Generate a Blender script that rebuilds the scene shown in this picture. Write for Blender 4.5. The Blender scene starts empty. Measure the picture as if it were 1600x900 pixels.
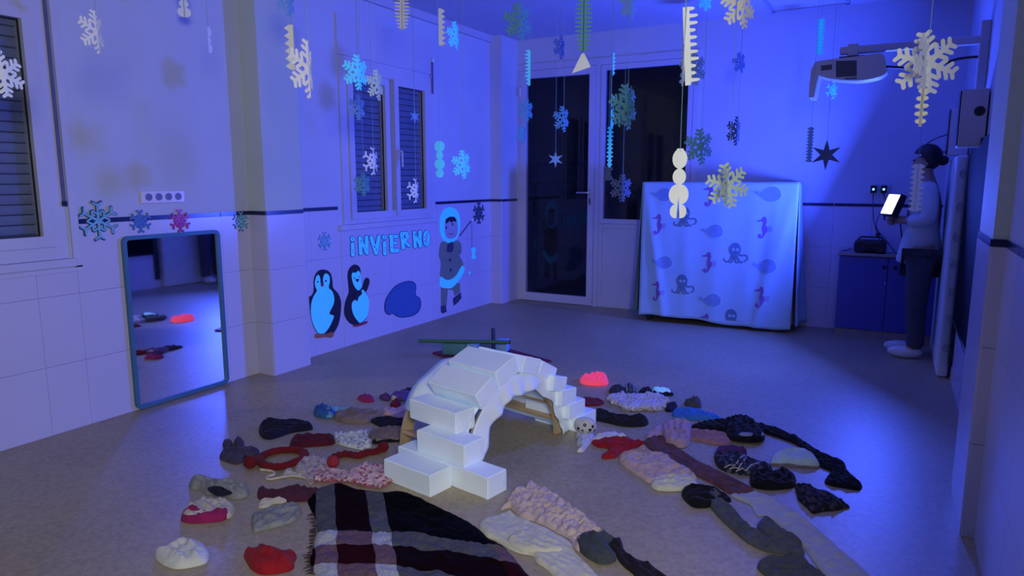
import bpy, bmesh, math, random
import numpy as np
from mathutils import Vector, Matrix, noise
from mathutils.geometry import delaunay_2d_cdt

random.seed(7)
S = bpy.context.scene
COL = S.collection
PI = math.pi

# ------------------------------------------------------------------ camera
F, EYE, PITCH, YAW = 1086.0, 1.30, math.radians(8.9), math.radians(28.8)
CAM = np.array([0.0, 0.0, EYE])
FWD = np.array([-math.sin(YAW) * math.cos(PITCH), math.cos(YAW) * math.cos(PITCH), -math.sin(PITCH)])
RGT = np.array([math.cos(YAW), math.sin(YAW), 0.0])
UPV = np.cross(RGT, FWD)
cd = bpy.data.cameras.new('camera')
cam = bpy.data.objects.new('camera', cd)
COL.objects.link(cam)
cam.location = CAM
cam.rotation_euler = (PI / 2 - PITCH, 0, YAW)
cd.sensor_width = 36
cd.lens = F * 36 / 1600
cd.clip_start = .05
S.camera = cam

# ------------------------------------------------------------------ world, lamps, exposure
w = bpy.data.worlds.new('world')
S.world = w
w.use_nodes = True
w.node_tree.nodes['Background'].inputs[0].default_value = (.55, .80, 1.0, 1)
w.node_tree.nodes['Background'].inputs[1].default_value = .04
S.view_settings.view_transform = 'Standard'
S.view_settings.look = 'None'
S.view_settings.gamma = 1
S.view_settings.exposure = -0.22
S.view_settings.use_curve_mapping = False
S.cycles.caustics_reflective = True
S.cycles.use_guiding = True
S.cycles.use_surface_guiding = True
S.cycles.max_bounces = 8
S.cycles.sample_clamp_indirect = 0
S.cycles.blur_glossy = 0.0


def area_light(name, loc, target, size, power, color, size_y=None, spread=PI):
    l = bpy.data.lights.new(name, 'AREA')
    l.energy, l.color, l.size, l.spread = power, color, size, spread
    if size_y:
        l.shape, l.size_y = 'RECTANGLE', size_y
    o = bpy.data.objects.new(name, l)
    COL.objects.link(o)
    o.location = loc
    o.rotation_euler = (Vector(target) - Vector(loc)).to_track_quat('-Z', 'Y').to_euler()
    return o


LAMP = Vector((-.035, 5.80, 1.118))
LAMP_DIR = Vector((-.80, -.47, .36)).normalized()
# the ultraviolet flood lamp held at the back, and an unseen neutral fill light behind the photographer
area_light('ultraviolet_lamp_light', LAMP + LAMP_DIR * .012, LAMP + LAMP_DIR, .14, 138, (.045, .096, 1.0), .15)
area_light('neutral_fill_light', (.85, -.60, 1.95), (-1.6, 2.6, .3), .8, 80, (1.0, .99, .88))

LWX, BWY, RWX, CEIL = -3.71, 6.62, .40, 2.72


# ------------------------------------------------------------------ where a line of sight meets a real plane
def ray(x, y):
    return FWD * F + RGT * (x - 800) + UPV * (450 - y)


def fl(x, y, z=0.0):
    r = ray(x, y)
    return CAM + r * ((z - EYE) / r[2])


def onx(x, y, X=LWX):
    r = ray(x, y)
    return CAM + r * (X / r[0])


def ony(x, y, Y=BWY):
    r = ray(x, y)
    return CAM + r * (Y / r[1])


def deep(x, y, d):
    return CAM + ray(x, y) * (d / F)


# ------------------------------------------------------------------ materials
MATS = {}


def nodes_of(m):
    m.use_nodes = True
    nt = m.node_tree
    return nt, nt.nodes['Principled BSDF']


def tex(nt, kind, scale, coord='Object', **kw):
    c = nt.nodes.new('ShaderNodeTexCoord')
    t = nt.nodes.new(kind)
    t.inputs['Scale'].default_value = scale
    nt.links.new(c.outputs[coord], t.inputs['Vector'])
    for k, v in kw.items():
        if k in t.inputs:
            t.inputs[k].default_value = v
        else:
            setattr(t, k, v)
    return t


def mat(name, col, rough=.6, var=.06, nscale=6, bump=0, bscale=60, metal=0, spec=.5, emit=None, estr=0, coat=0, coord='Object'):
    if name in MATS:
        return MATS[name]
    m = bpy.data.materials.new(name)
    nt, b = nodes_of(m)
    b.inputs['Roughness'].default_value = rough
    b.inputs['Metallic'].default_value = metal
    b.inputs['Specular IOR Level'].default_value = spec
    if coat:
        b.inputs['Coat Weight'].default_value = coat
    t = tex(nt, 'ShaderNodeTexNoise', nscale, coord, Detail=4.0)
    r = nt.nodes.new('ShaderNodeValToRGB')
    c = np.array(col)
    r.color_ramp.elements[0].position, r.color_ramp.elements[1].position = .3, .7
    r.color_ramp.elements[0].color = (*(c * (1 - var)), 1)
    r.color_ramp.elements[1].color = (*np.minimum(c * (1 + var), 1), 1)
    nt.links.new(t.outputs['Fac'], r.inputs[0])
    nt.links.new(r.outputs[0], b.inputs['Base Color'])
    if bump:
        t2 = tex(nt, 'ShaderNodeTexNoise', bscale, coord, Detail=3.0)
        bp = nt.nodes.new('ShaderNodeBump')
        bp.inputs['Strength'].default_value = bump
        bp.inputs['Distance'].default_value = .004
        nt.links.new(t2.outputs['Fac'], bp.inputs['Height'])
        nt.links.new(bp.outputs[0], b.inputs['Normal'])
    if emit:
        b.inputs['Emission Color'].default_value = (*emit, 1)
        b.inputs['Emission Strength'].default_value = estr
    MATS[name] = m
    return m


def cloth(name, col, kind='knit', var=.18, scale=1.0, col2=None, emit=None, estr=0):
    """woollen things: noise in the dye, knit rows, ribs or fuzz in the relief"""
    if name in MATS:
        return MATS[name]
    m = bpy.data.materials.new(name)
    nt, b = nodes_of(m)
    b.inputs['Roughness'].default_value = .95
    b.inputs['Specular IOR Level'].default_value = .15
    b.inputs['Sheen Weight'].default_value = .05
    c = np.array(col)
    c2 = np.array(col2) if col2 is not None else None
    t = tex(nt, 'ShaderNodeTexNoise', 22, Detail=5.0)
    r = nt.nodes.new('ShaderNodeValToRGB')
    r.color_ramp.elements[0].position, r.color_ramp.elements[1].position = .32, .68
    r.color_ramp.elements[0].color = (*(c * (1 - var)), 1)
    r.color_ramp.elements[1].color = (*np.minimum(c * (1 + var), 1), 1)
    nt.links.new(t.outputs['Fac'], r.inputs[0])
    out = r.outputs[0]
    if kind == 'rib':
        h = tex(nt, 'ShaderNodeTexWave', 46 * scale, Distortion=3.0, Detail=2.0)
        strength = .35
    elif kind == 'knit':
        h = tex(nt, 'ShaderNodeTexVoronoi', 130 * scale)
        strength = .55
    elif kind == 'fuzz':
        h = tex(nt, 'ShaderNodeTexNoise', 190 * scale, Detail=4.0)
        strength = .9
    else:
        h = tex(nt, 'ShaderNodeTexNoise', 300 * scale, Detail=2.0)
        strength = .25
    hs = h.outputs[0]
    if c2 is not None:
        p = tex(nt, 'ShaderNodeTexVoronoi', 34)
        rr = nt.nodes.new('ShaderNodeValToRGB')
        rr.color_ramp.interpolation = 'CONSTANT'
        rr.color_ramp.elements[0].color = (1, 1, 1, 1)
        rr.color_ramp.elements[1].color = (0, 0, 0, 1)
        rr.color_ramp.elements[1].position = .34
        nt.links.new(p.outputs[0], rr.inputs[0])
        mx = nt.nodes.new('ShaderNodeMix')
        mx.data_type = 'RGBA'
        nt.links.new(rr.outputs[0], mx.inputs['Factor'])
        nt.links.new(out, mx.inputs['A'])
        mx.inputs['B'].default_value = (*c2, 1)
        out = mx.outputs['Result']
    nt.links.new(out, b.inputs['Base Color'])
    bp = nt.nodes.new('ShaderNodeBump')
    bp.inputs['Strength'].default_value = strength
    bp.inputs['Distance'].default_value = .004
    nt.links.new(hs, bp.inputs['Height'])
    nt.links.new(bp.outputs[0], b.inputs['Normal'])
    if emit:
        b.inputs['Emission Color'].default_value = (*emit, 1)
        b.inputs['Emission Strength'].default_value = estr
    MATS[name] = m
    return m


# ------------------------------------------------------------------ mesh helpers
class MB:
    def __init__(self):
        self.v, self.f, self.mi = [], [], []

    def add(self, verts, faces, mi=0):
        n = len(self.v)
        self.v += [tuple(float(c) for c in p) for p in verts]
        self.f += [tuple(n + i for i in q) for q in faces]
        self.mi += [mi] * len(faces)
        return self

    def box(self, lo, hi, mi=0):
        x0, y0, z0 = lo
        x1, y1, z1 = hi
        return self.add([(x0, y0, z0), (x1, y0, z0), (x1, y1, z0), (x0, y1, z0), (x0, y0, z1), (x1, y0, z1), (x1, y1, z1), (x0, y1, z1)],
                        [(0, 3, 2, 1), (4, 5, 6, 7), (0, 1, 5, 4), (1, 2, 6, 5), (2, 3, 7, 6), (3, 0, 4, 7)], mi)

    def bbox(self, lo, hi, bev=.01, M=None, seg=2):
        bm = bmesh.new()
        bmesh.ops.create_cube(bm, size=1)
        lo, hi = Vector(lo), Vector(hi)
        for v in bm.verts:
            v.co = Vector((lo[i] + (v.co[i] + .5) * (hi[i] - lo[i]) for i in range(3)))
        bmesh.ops.bevel(bm, geom=bm.edges[:], offset=bev, segments=seg, affect='EDGES', profile=.5)
        return self.from_bm(bm, M)

    def from_bm(self, bm, M=None):
        bm.verts.index_update()
        vs = [(M @ v.co if M else v.co) for v in bm.verts]
        self.add(vs, [[v.index for v in f.verts] for f in bm.faces])
        bm.free()
        return self

    def tube(self, pts, r, n=8, closed=False, flat=1.0):
        """swept round section; r may be a list; flat squashes the section's height"""
        P = [Vector(p) for p in pts]
        k = len(P)
        R = r if isinstance(r, (list, tuple)) else [r] * k
        vs = []
        for i, p in enumerate(P):
            a = P[(i - 1) % k] if (i or closed) else P[0]
            b = P[(i + 1) % k] if (i < k - 1 or closed) else P[-1]
            d = (b - a).normalized() if (b - a).length > 1e-9 else Vector((0, 0, 1))
            ref = Vector((0, 0, 1)) if abs(d.z) < .95 else Vector((1, 0, 0))
            s = d.cross(ref).normalized()
            u = s.cross(d).normalized()
            for j in range(n):
                t = 2 * PI * j / n
                vs.append(p + s * (R[i] * math.cos(t)) + u * (R[i] * flat * math.sin(t)))
        fs = []
        for i in range(k if closed else k - 1):
            for j in range(n):
                a, b = i * n + j, i * n + (j + 1) % n
                c, d = ((i + 1) % k) * n + (j + 1) % n, ((i + 1) % k) * n + j
                fs.append((a, b, c, d))
        if not closed:
            fs.append(tuple(range(n))[::-1])
            fs.append(tuple(range((k - 1) * n, k * n)))
        return self.add(vs, fs)

    def ball(self, c, r, sub=2, sq=(1, 1, 1)):
        bm = bmesh.new()
        bmesh.ops.create_icosphere(bm, subdivisions=sub, radius=1)
        for v in bm.verts:
            v.co = Vector((c[0] + v.co.x * r * sq[0], c[1] + v.co.y * r * sq[1], c[2] + v.co.z * r * sq[2]))
        return self.from_bm(bm)

    def lathe(self, prof, c=(0, 0, 0), n=24, axis='z'):
        vs, fs = [], []
        for (r, h) in prof:
            for j in range(n):
                t = 2 * PI * j / n
                a, b = r * math.cos(t), r * math.sin(t)
                p = {'z': (a, b, h), 'x': (h, a, b), 'y': (a, h, b)}[axis]
                vs.append((c[0] + p[0], c[1] + p[1], c[2] + p[2]))
        for i in range(len(prof) - 1):
            for j in range(n):
                fs.append((i * n + j, i * n + (j + 1) % n, (i + 1) * n + (j + 1) % n, (i + 1) * n + j))
        fs.append(tuple(range(n))[::-1])
        fs.append(tuple(range((len(prof) - 1) * n, len(prof) * n)))
        return self.add(vs, fs)

    def plate(self, poly, place, t0, t1):
        """a flat outline (2D) given depth between t0 and t1; place(a, b, t) puts it in the room"""
        n = len(poly)
        tris = cdt(poly)
        P, T = tris
        m = len(P)
        vs = [place(a, b, t0) for a, b in P] + [place(a, b, t1) for a, b in P]
        fs = [t[::-1] for t in T] + [tuple(i + m for i in t) for t in T]
        for i in range(n):
            j = (i + 1) % n
            fs.append((i, j, j + m, i + m))
        return self.add(vs, fs)


def cdt(poly, extra=()):
    n = len(poly)
    pts = [Vector((float(a), float(b))) for a, b in list(poly) + list(extra)]
    v, e, f, *_ = delaunay_2d_cdt(pts, [], [list(range(n))], 1, 1e-7)
    return [(p.x, p.y) for p in v], [tuple(t) for t in f]


ORIG = {}


def put(name, mb, m, parent=None, smooth=False, label=None, cat=None, group=None, kind=None, origin=None, fix=True, autos=None):
    me = bpy.data.meshes.new(name)
    V = np.array(mb.v)
    if parent is not None:
        o0 = ORIG[parent.name]
    elif origin is not None:
        o0 = np.array(origin, float)
    else:
        lo, hi = V.min(0), V.max(0)
        o0 = np.array([(lo[0] + hi[0]) / 2, (lo[1] + hi[1]) / 2, lo[2]])
    me.from_pydata((V - o0).tolist(), [], mb.f)
    for mm in (m if isinstance(m, (list, tuple)) else [m]):
        me.materials.append(mm)
    if any(mb.mi):
        me.polygons.foreach_set('material_index', mb.mi)
    if fix:
        bm = bmesh.new()
        bm.from_mesh(me)
        bmesh.ops.recalc_face_normals(bm, faces=bm.faces[:])
        bm.to_mesh(me)
        bm.free()
    if smooth:
        me.polygons.foreach_set('use_smooth', [True] * len(me.polygons))
    if autos:
        me.polygons.foreach_set('use_smooth', [True] * len(me.polygons))
        me.set_sharp_from_angle(angle=autos)
    me.update()
    o = bpy.data.objects.new(name, me)
    COL.objects.link(o)
    if parent is not None:
        o.parent = parent
    else:
        o.location = o0
    ORIG[o.name] = o0
    tag(o, label, cat, group, kind)
    return o


def tag(o, label=None, cat=None, group=None, kind=None):
    for k, v in (('label', label), ('category', cat), ('group', group), ('kind', kind)):
        if v:
            o[k] = v
    return o


def thing(name, label, cat, loc, group=None):
    o = bpy.data.objects.new(name, None)
    o.empty_display_size = .05
    COL.objects.link(o)
    o.location = loc
    ORIG[o.name] = np.array(loc, float)
    return tag(o, label, cat, group)


def smooth_poly(P, n=None, closed=True, tension=.5):
    """Catmull-Rom through the points"""
    P = [np.array(p, float) for p in P]
    k = len(P)
    out = []
    segs = k if closed else k - 1
    per = max(2, int((n or 4 * k) / segs))
    for i in range(segs):
        p0, p1, p2, p3 = P[(i - 1) % k if closed else max(i - 1, 0)], P[i], P[(i + 1) % k], P[(i + 2) % k if closed else min(i + 2, k - 1)]
        for j in range(per):
            t = j / per
            out.append(.5 * ((2 * p1) + (-p0 + p2) * t + (2 * p0 - 5 * p1 + 4 * p2 - p3) * t * t + (-p0 + 3 * p1 - 3 * p2 + p3) * t ** 3))
    if not closed:
        out.append(P[-1])
    return out


# ------------------------------------------------------------------ base materials
M_wall = mat('wall_paint', (.52, .55, .70), .75, .03, 3, .08, 90)
M_pillar = mat('pillar_fill_light_tint', (.54, .60, .58), .75, .03, 3, .08, 90)  # wall paint with the green of the neutral light put into its colour
M_tile = mat('wall_tile_glaze', (.56, .54, .74), .22, .03, 2)
M_band = mat('border_tile_glaze', (.018, .02, .09), .2, .1, 4)
M_ceil = mat('ceiling_paint', (.50, .50, .64), .8, .03, 2)
M_white = mat('white_lacquer', (.54, .54, .70), .35, .03, 5)
M_alu = mat('window_frame_white', (.54, .54, .68), .4, .03, 5)
M_black = mat('black_plastic', (.006, .006, .010), .45, .2, 12)
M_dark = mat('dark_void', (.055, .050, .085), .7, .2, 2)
M_paper = mat('white_paper', (.86, .90, .88), .7, .03, 14, .15, 40)
M_cream = mat('cream_paper', (.88, .86, .70), .7, .03, 14, .15, 40)
M_glow = mat('uv_glow_paper', (.16, .68, .95), .7, .04, 14, .1, 40, emit=(.0, .34, .80), estr=.42)  # glow under the ultraviolet lamp put into base colour and even emission
M_teal = mat('teal_paper', (.10, .32, .36), .7, .06, 14)
M_blue = mat('blue_paper', (.22, .42, .62), .7, .06, 14)
M_slate = mat('slate_blue_paper', (.07, .11, .22), .7, .06, 14)
M_green = mat('pale_green_paper', (.62, .78, .60), .7, .04, 14)
M_string = mat('nylon_string', (.20, .38, .48), .5, .05, 30)
M_wood = mat('light_plywood', (.55, .40, .22), .5, .12, 14, .1, 50)


def floor_mat():
    m = bpy.data.materials.new('vinyl_floor')
    nt, b = nodes_of(m)
    t = tex(nt, 'ShaderNodeTexNoise', 55, Detail=6.0)
    t2 = tex(nt, 'ShaderNodeTexNoise', 1.6, Detail=3.0)
    r = nt.nodes.new('ShaderNodeValToRGB')
    r.color_ramp.elements[0].color = (.300, .245, .150, 1)
    r.color_ramp.elements[1].color = (.440, .358, .220, 1)
    r.color_ramp.elements[0].position, r.color_ramp.elements[1].position = .35, .65
    a = nt.nodes.new('ShaderNodeMath')
    a.operation = 'MULTIPLY_ADD'
    a.inputs[1].default_value = .35
    nt.links.new(t2.outputs['Fac'], a.inputs[0])
    s = nt.nodes.new('ShaderNodeMath')
    s.operation = 'MULTIPLY'
    s.inputs[1].default_value = .65
    nt.links.new(t.outputs['Fac'], s.inputs[0])
    nt.links.new(s.outputs[0], a.inputs[2])
    nt.links.new(a.outputs[0], r.inputs[0])
    nt.links.new(r.outputs[0], b.inputs['Base Color'])
    b.inputs['Roughness'].default_value = .46
    b.inputs['Specular IOR Level'].default_value = .66
    bp = nt.nodes.new('ShaderNodeBump')
    bp.inputs['Strength'].default_value = .06
    bp.inputs['Distance'].default_value = .002
    nt.links.new(t.outputs['Fac'], bp.inputs['Height'])
    nt.links.new(bp.outputs[0], b.inputs['Normal'])
    return m


def glass_mat(name, tint, refl=.12):
    m = bpy.data.materials.new(name)
    m.use_nodes = True
    nt = m.node_tree
    nt.nodes.clear()
    o = nt.nodes.new('ShaderNodeOutputMaterial')
    mx = nt.nodes.new('ShaderNodeMixShader')
    tr = nt.nodes.new('ShaderNodeBsdfTransparent')
    gl = nt.nodes.new('ShaderNodeBsdfGlossy')
    fr = nt.nodes.new('ShaderNodeFresnel')
    fr.inputs['IOR'].default_value = 1.5
    gl.inputs['Roughness'].default_value = .03
    tr.inputs[0].default_value = (*tint, 1)
    geo = nt.nodes.new('ShaderNodeNewGeometry')
    front = nt.nodes.new('ShaderNodeMath')          # the pane is thin: only its outer faces reflect
    front.operation = 'SUBTRACT'
    front.inputs[0].default_value = 1
    nt.links.new(geo.outputs['Backfacing'], front.inputs[1])
    mul = nt.nodes.new('ShaderNodeMath')
    mul.operation = 'MULTIPLY'
    nt.links.new(fr.outputs[0], mul.inputs[0])
    nt.links.new(front.outputs[0], mul.inputs[1])
    nt.links.new(mul.outputs[0], mx.inputs[0])
    nt.links.new(tr.outputs[0], mx.inputs[1])
    nt.links.new(gl.outputs[0], mx.inputs[2])
    nt.links.new(mx.outputs[0], o.inputs[0])
    return m


M_floor = floor_mat()
M_glass = glass_mat('window_glass', (.80, .84, .90))
M_mirror = bpy.data.materials.new('mirror_silver')
_nt, _b = nodes_of(M_mirror)
_b.inputs['Metallic'].default_value = 1
_b.inputs['Roughness'].default_value = .015
_b.inputs['Base Color'].default_value = (.90, .90, .95, 1)
_t = tex(_nt, 'ShaderNodeTexNoise', 7, Detail=5.0)
_r = _nt.nodes.new('ShaderNodeMapRange')
_r.inputs[3].default_value, _r.inputs[4].default_value = .004, .05
_nt.links.new(_t.outputs['Fac'], _r.inputs[0])
_nt.links.new(_r.outputs[0], _b.inputs['Roughness'])


# ================================================================== THE ROOM
def struct(name, mb, m, parent=None):
    o = put(name, mb, m, parent, kind='structure' if parent is None else None)
    return o


X1 = 2.2                                    # the floor runs on under the right-hand wall
floor = struct('floor', MB().box((LWX - .02, -3.0, -.1), (X1, BWY + .02, 0)), M_floor)
ceiling = struct('ceiling', MB().box((LWX - .3, .3, CEIL), (X1, BWY + .3, CEIL + .1)), M_ceil)

W1 = (.95, 1.985, .93, 2.16)                # near window opening: y0 y1 z0 z1
W2 = (4.09, 5.225, .985, 2.17)
wl = MB()
XB = LWX - .22


def wseg(y0, y1, z0, z1):
    wl.box((XB, y0, z0), (LWX, y1, z1))


wseg(-3.0, W1[0], 0, CEIL)
wseg(W1[0], W1[1], 0, W1[2])
wseg(W1[0], W1[1], W1[3], CEIL)
wseg(W1[1], W2[0], 0, CEIL)
wseg(W2[0], W2[1], 0, W2[2])
wseg(W2[0], W2[1], W2[3], CEIL)
wseg(W2[1], BWY + .2, 0, CEIL)
wall_left = struct('wall_left', wl, M_wall)
D0, D1, D2 = -3.565, -2.665, -1.69          # door | fixed light
wb = MB()
wb.box((LWX, BWY, 0), (D0, BWY + .2, CEIL)).box((D0, BWY, 2.43), (D2, BWY + .2, CEIL)).box((D2, BWY, 0), (X1, BWY + .2, CEIL))
wall_back = struct('wall_back', wb, M_wall)
wr = MB()
RW2 = .345
wr.box((RWX, 3.35, 0), (X1, BWY, CEIL)).box((RW2, .9, 0), (X1, 2.9, CEIL))
wall_right = struct('wall_right', wr, M_wall)
pil_r = struct('trim_1', MB().box((.30, 2.9, 0), (X1, 3.35, CEIL)), M_pillar)
pil_l = struct('trim_2', MB().box((LWX - .02, 3.18, 0), (-3.56, 3.505, CEIL)), M_pillar)
pil_c = struct('trim_3', MB().box((LWX - .02, 6.28, 0), (-3.575, BWY + .01, CEIL)), M_wall)
# plaster cove below the ceiling
cv = MB().box((LWX, -.5, 2.655), (LWX + .035, 6.28, CEIL))
struct('trim_4', cv, M_ceil)

# glazed dado tiles, each a piece of its wall (shared meshes)
TW, TH, TT = .30, .3565, .006
tile_meshes = {}


def tile_mesh(wd, ht, m, axis):
    key = (round(wd, 4), round(ht, 4), m.name, axis)
    if key in tile_meshes:
        return tile_meshes[key]
    b = .0009
    if axis == 'x':      # faces +x
        mb = MB().add([(0, 0, 0), (0, wd, 0), (0, wd, ht), (0, 0, ht), (TT, b, b), (TT, wd - b, b), (TT, wd - b, ht - b), (TT, b, ht - b)],
                      [(4, 5, 6, 7), (0, 1, 5, 4), (1, 2, 6, 5), (2, 3, 7, 6), (3, 0, 4, 7)])
    elif axis == '-x':
        mb = MB().add([(0, 0, 0), (0, wd, 0), (0, wd, ht), (0, 0, ht), (-TT, b, b), (-TT, wd - b, b), (-TT, wd - b, ht - b), (-TT, b, ht - b)],
                      [(7, 6, 5, 4), (4, 5, 1, 0), (5, 6, 2, 1), (6, 7, 3, 2), (7, 4, 0, 3)])
    else:                # faces -y
        mb = MB().add([(0, 0, 0), (wd, 0, 0), (wd, 0, ht), (0, 0, ht), (b, -TT, b), (wd - b, -TT, b), (wd - b, -TT, ht - b), (b, -TT, ht - b)],
                      [(4, 5, 6, 7), (0, 1, 5, 4), (1, 2, 6, 5), (2, 3, 7, 6), (3, 0, 4, 7)])
    me = bpy.data.meshes.new('tile')
    me.from_pydata(mb.v, [], mb.f)
    me.materials.append(m)
    tile_meshes[key] = me
    return me


def add_tile(parent, name, loc, wd, ht, m, axis):
    if wd < .02 or ht < .012:
        return
    o = bpy.data.objects.new(name, tile_mesh(wd, ht, m, axis))
    COL.objects.link(o)
    o.parent = parent
    o.location = Vector(loc) - Vector(ORIG[parent.name])


def tile_run(parent, axis, fixed, a0, a1, holes=(), band=1.07, bh=.026, tw=TW, phase=0.0, border=True):
    """tiles between a0 and a1 along the wall; holes: (a0, a1, zmax) cut the height"""
    cuts = sorted({a0, a1} | {h for q in holes for h in q[:2] if a0 < h < a1})
    a = a0 + phase
    while a > a0:
        a -= tw
    while a < a1:
        lo, hi = max(a, a0), min(a + tw, a1)
        pts = sorted({lo, hi} | {c for c in cuts if lo < c < hi})
        for p, q in zip(pts[:-1], pts[1:]):
            top = band
            for h in holes:
                if h[0] - 1e-6 <= p and q <= h[1] + 1e-6:
                    top = min(top, h[2])
            z = 0.0
            while z < top - .012:
                ht = min(TH, top - z)
                loc = (fixed, p, z) if axis in ('x', '-x') else (p, fixed, z)
                add_tile(parent, 'tile', loc, q - p - .0004, ht - .0004, M_tile, axis)
                z += TH
            if border and top == band:
                loc = (fixed, p, band) if axis in ('x', '-x') else (p, fixed, band)
                add_tile(parent, 'border_tile', loc, q - p - .003, bh, M_band, axis)
        a += tw


tile_run(wall_left, 'x', LWX, 1.2, 2.05, [(1.2, 2.05, .868)], phase=.05)
tile_run(wall_left, 'x', LWX, 2.05, 3.18, [])
tile_run(pil_l, 'x', -3.56, 3.18, 3.505, tw=.33)
tile_run(pil_l, '-y', 3.18, -3.71, -3.56)
tile_run(wall_left, 'x', LWX, 3.505, 6.28, [(4.02, 5.29, .935)], phase=.2)
tile_run(pil_c, '-y', 6.28, -3.71, -3.575)
tile_run(pil_c, 'x', -3.575, 6.28, 6.61, tw=.33)
tile_run(wall_back, '-y', BWY, D2 + .02, .40)
tile_run(wall_right, '-x', RWX, 3.35, 6.61)
tile_run(wall_right, '-x', RW2, 1.4, 2.9)
tile_run(pil_r, '-x', .30, 2.9, 3.35, tw=.225)
tile_run(pil_r, '-y', 2.9, .30, .345, tw=.045)


# ---------------------------------------------------------------- windows
M_slat = mat('shutter_slat_grey', (.34, .34, .42), .5, .06, 6)
M_strap = mat('shutter_strap_grey', (.12, .11, .20), .7, .1, 20)


def slat_mesh(L):
    mb = MB()
    prof = [(0, 0), (.006, .004), (.009, .018), (.009, .032), (.006, .044), (0, .047), (-.004, .047), (-.004, 0)]
    n = len(prof)
    for y in (0, L):
        for (x, z) in prof:
            mb.v.append((x, y, z))
    for i in range(n):
        j = (i + 1) % n
        mb.f.append((i, j, n + j, n + i))
    mb.f += [tuple(range(n)), tuple(range(n, 2 * n))[::-1]]
    me = bpy.data.meshes.new('shutter_slat')
    me.from_pydata(mb.v, [], mb.f)
    me.materials.append(M_slat)
    return me


def ring_x(mb, x0, x1, y0, y1, z0, z1, wd, wz=None):
    wz = wz or wd
    mb.box((x0, y0, z0), (x1, y0 + wd, z1)).box((x0, y1 - wd, z0), (x1, y1, z1))
    mb.box((x0, y0 + wd, z0), (x1, y1 - wd, z0 + wz)).box((x0, y0 + wd, z1 - wz), (x1, y1 - wd, z1))


def window(name, O, sashes, strap_y, label_handle):
    y0, y1, z0, z1 = O
    w_ = struct(name, (lambda m: (ring_x(m, LWX - .09, LWX + .012, y0 - .03, y1 + .03, z0 - .03, z1 + .02, .085), m)[1])(MB()), M_alu)
    sill = MB().bbox((LWX - .01, y0 - .09, z0 - .075), (LWX + .028, y1 + .06, z0 - .032), .006)
    put('window_sill', sill, M_alu, w_)
    for (a, b, c, d, handle) in sashes:        # clear opening of each sash
        m = MB()
        ring_x(m, LWX - .05, LWX + .026, a - .055, b + .055, c - .055, d + .055, .055)
        sf = put('sash', m, M_alu, w_)
        put('pane', MB().box((LWX - .018, a - .006, c - .006), (LWX - .012, b + .006, d + .006)), M_glass, sf)
        g = MB()
        ring_x(g, LWX - .012, LWX - .002, a - .001, b + .001, c - .001, d + .001, .006)
        put('gasket', g, M_black, sf)
        if handle:
            hy = a - .03
            h = MB().bbox((LWX + .026, hy - .014, 1.46), (LWX + .036, hy + .014, 1.56), .004)
            h.tube([(LWX + .036, hy, 1.53), (LWX + .066, hy, 1.53), (LWX + .072, hy, 1.515), (LWX + .070, hy + .004, 1.40)], [.009, .009, .010, .008], 8)
            put('window_handle', h, M_alu, sf, autos=.7)
    me = slat_mesh(y1 - y0)
    z = z0 + .0
    while z < z1 - .03:
        o = bpy.data.objects.new('slat', me)
        COL.objects.link(o)
        o.parent = w_
        o.location = Vector((LWX - .040, y0, z)) - Vector(ORIG[w_.name])
        z += .0495
    put('shutter_backing', MB().box((LWX - .060, y0, z0), (LWX - .050, y1, z1)), M_dark, w_)
    return w_


w1 = window('window_1', W1, [(1.0, 1.40, 1.02, 2.05, False), (1.52, 1.895, 1.02, 2.05, False)], 1.97, None)
w2 = window('window_2', W2, [(4.195, 4.575, 1.043, 2.045, False), (4.75, 5.118, 1.043, 2.06, True)], 5.25, None)
# roller-shutter box over window 2, strap recesses beside both
bx = MB().box((LWX, 4.05, 2.215), (LWX + .016, 5.28, 2.50))
put('shutter_box', bx, M_alu, w2)
put('shutter_strap', MB().box((LWX + .022, 5.236, 2.05), (LWX + .027, 5.252, 2.33)), M_strap, w2)
put('strap_hook', MB().ball((LWX + .03, 5.243, 2.335), .016, 2).box((LWX, 5.236, 2.325), (LWX + .03, 5.25, 2.34)), M_paper, w2)
st = MB().box((LWX + .013, 2.005, 1.19), (LWX + .019, 2.022, 2.60))
put('shutter_strap', st, M_strap, w1)
put('strap_end', MB().box((LWX + .012, 2.002, 1.165), (LWX + .021, 2.025, 1.19)), M_black, w1)
tr = MB()
tr.box((LWX, 2.035, .85), (LWX + .014, 2.075, 2.66)).box((LWX, .9, .83), (LWX + .014, 2.075, .858))
put('window_trim', tr, M_alu, w1)

# ---------------------------------------------------------------- back door and fixed light beside it
dr = MB()
yf, yb = BWY - .012, BWY + .07
dr.box((D0 - .02, yf, 0), (D0 + .035, yb, 2.47)).box((D1 - .02, yf, 0), (D1 + .03, yb, 2.47)).box((D2 - .03, yf, 0), (D2 + .02, yb, 2.47))
dr.box((D0 + .035, yf, 2.405), (D1 - .02, yb, 2.47)).box((D1 + .03, yf, 2.405), (D2 - .03, yb, 2.47))
door1 = struct('door_1', dr, M_white)
lf = MB()
a0, a1, b0, b1 = D0 + .038, D1 - .023, .006, 2.402


def ring_y(mb, y0, y1, x0, x1, z0, z1, wx, wz0, wz1):
    mb.box((x0, y0, z0), (x0 + wx, y1, z1)).box((x1 - wx, y0, z0), (x1, y1, z1))
    mb.box((x0 + wx, y0, z0), (x1 - wx, y1, z0 + wz0)).box((x0 + wx, y0, z1 - wz1), (x1 - wx, y1, z1))


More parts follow.
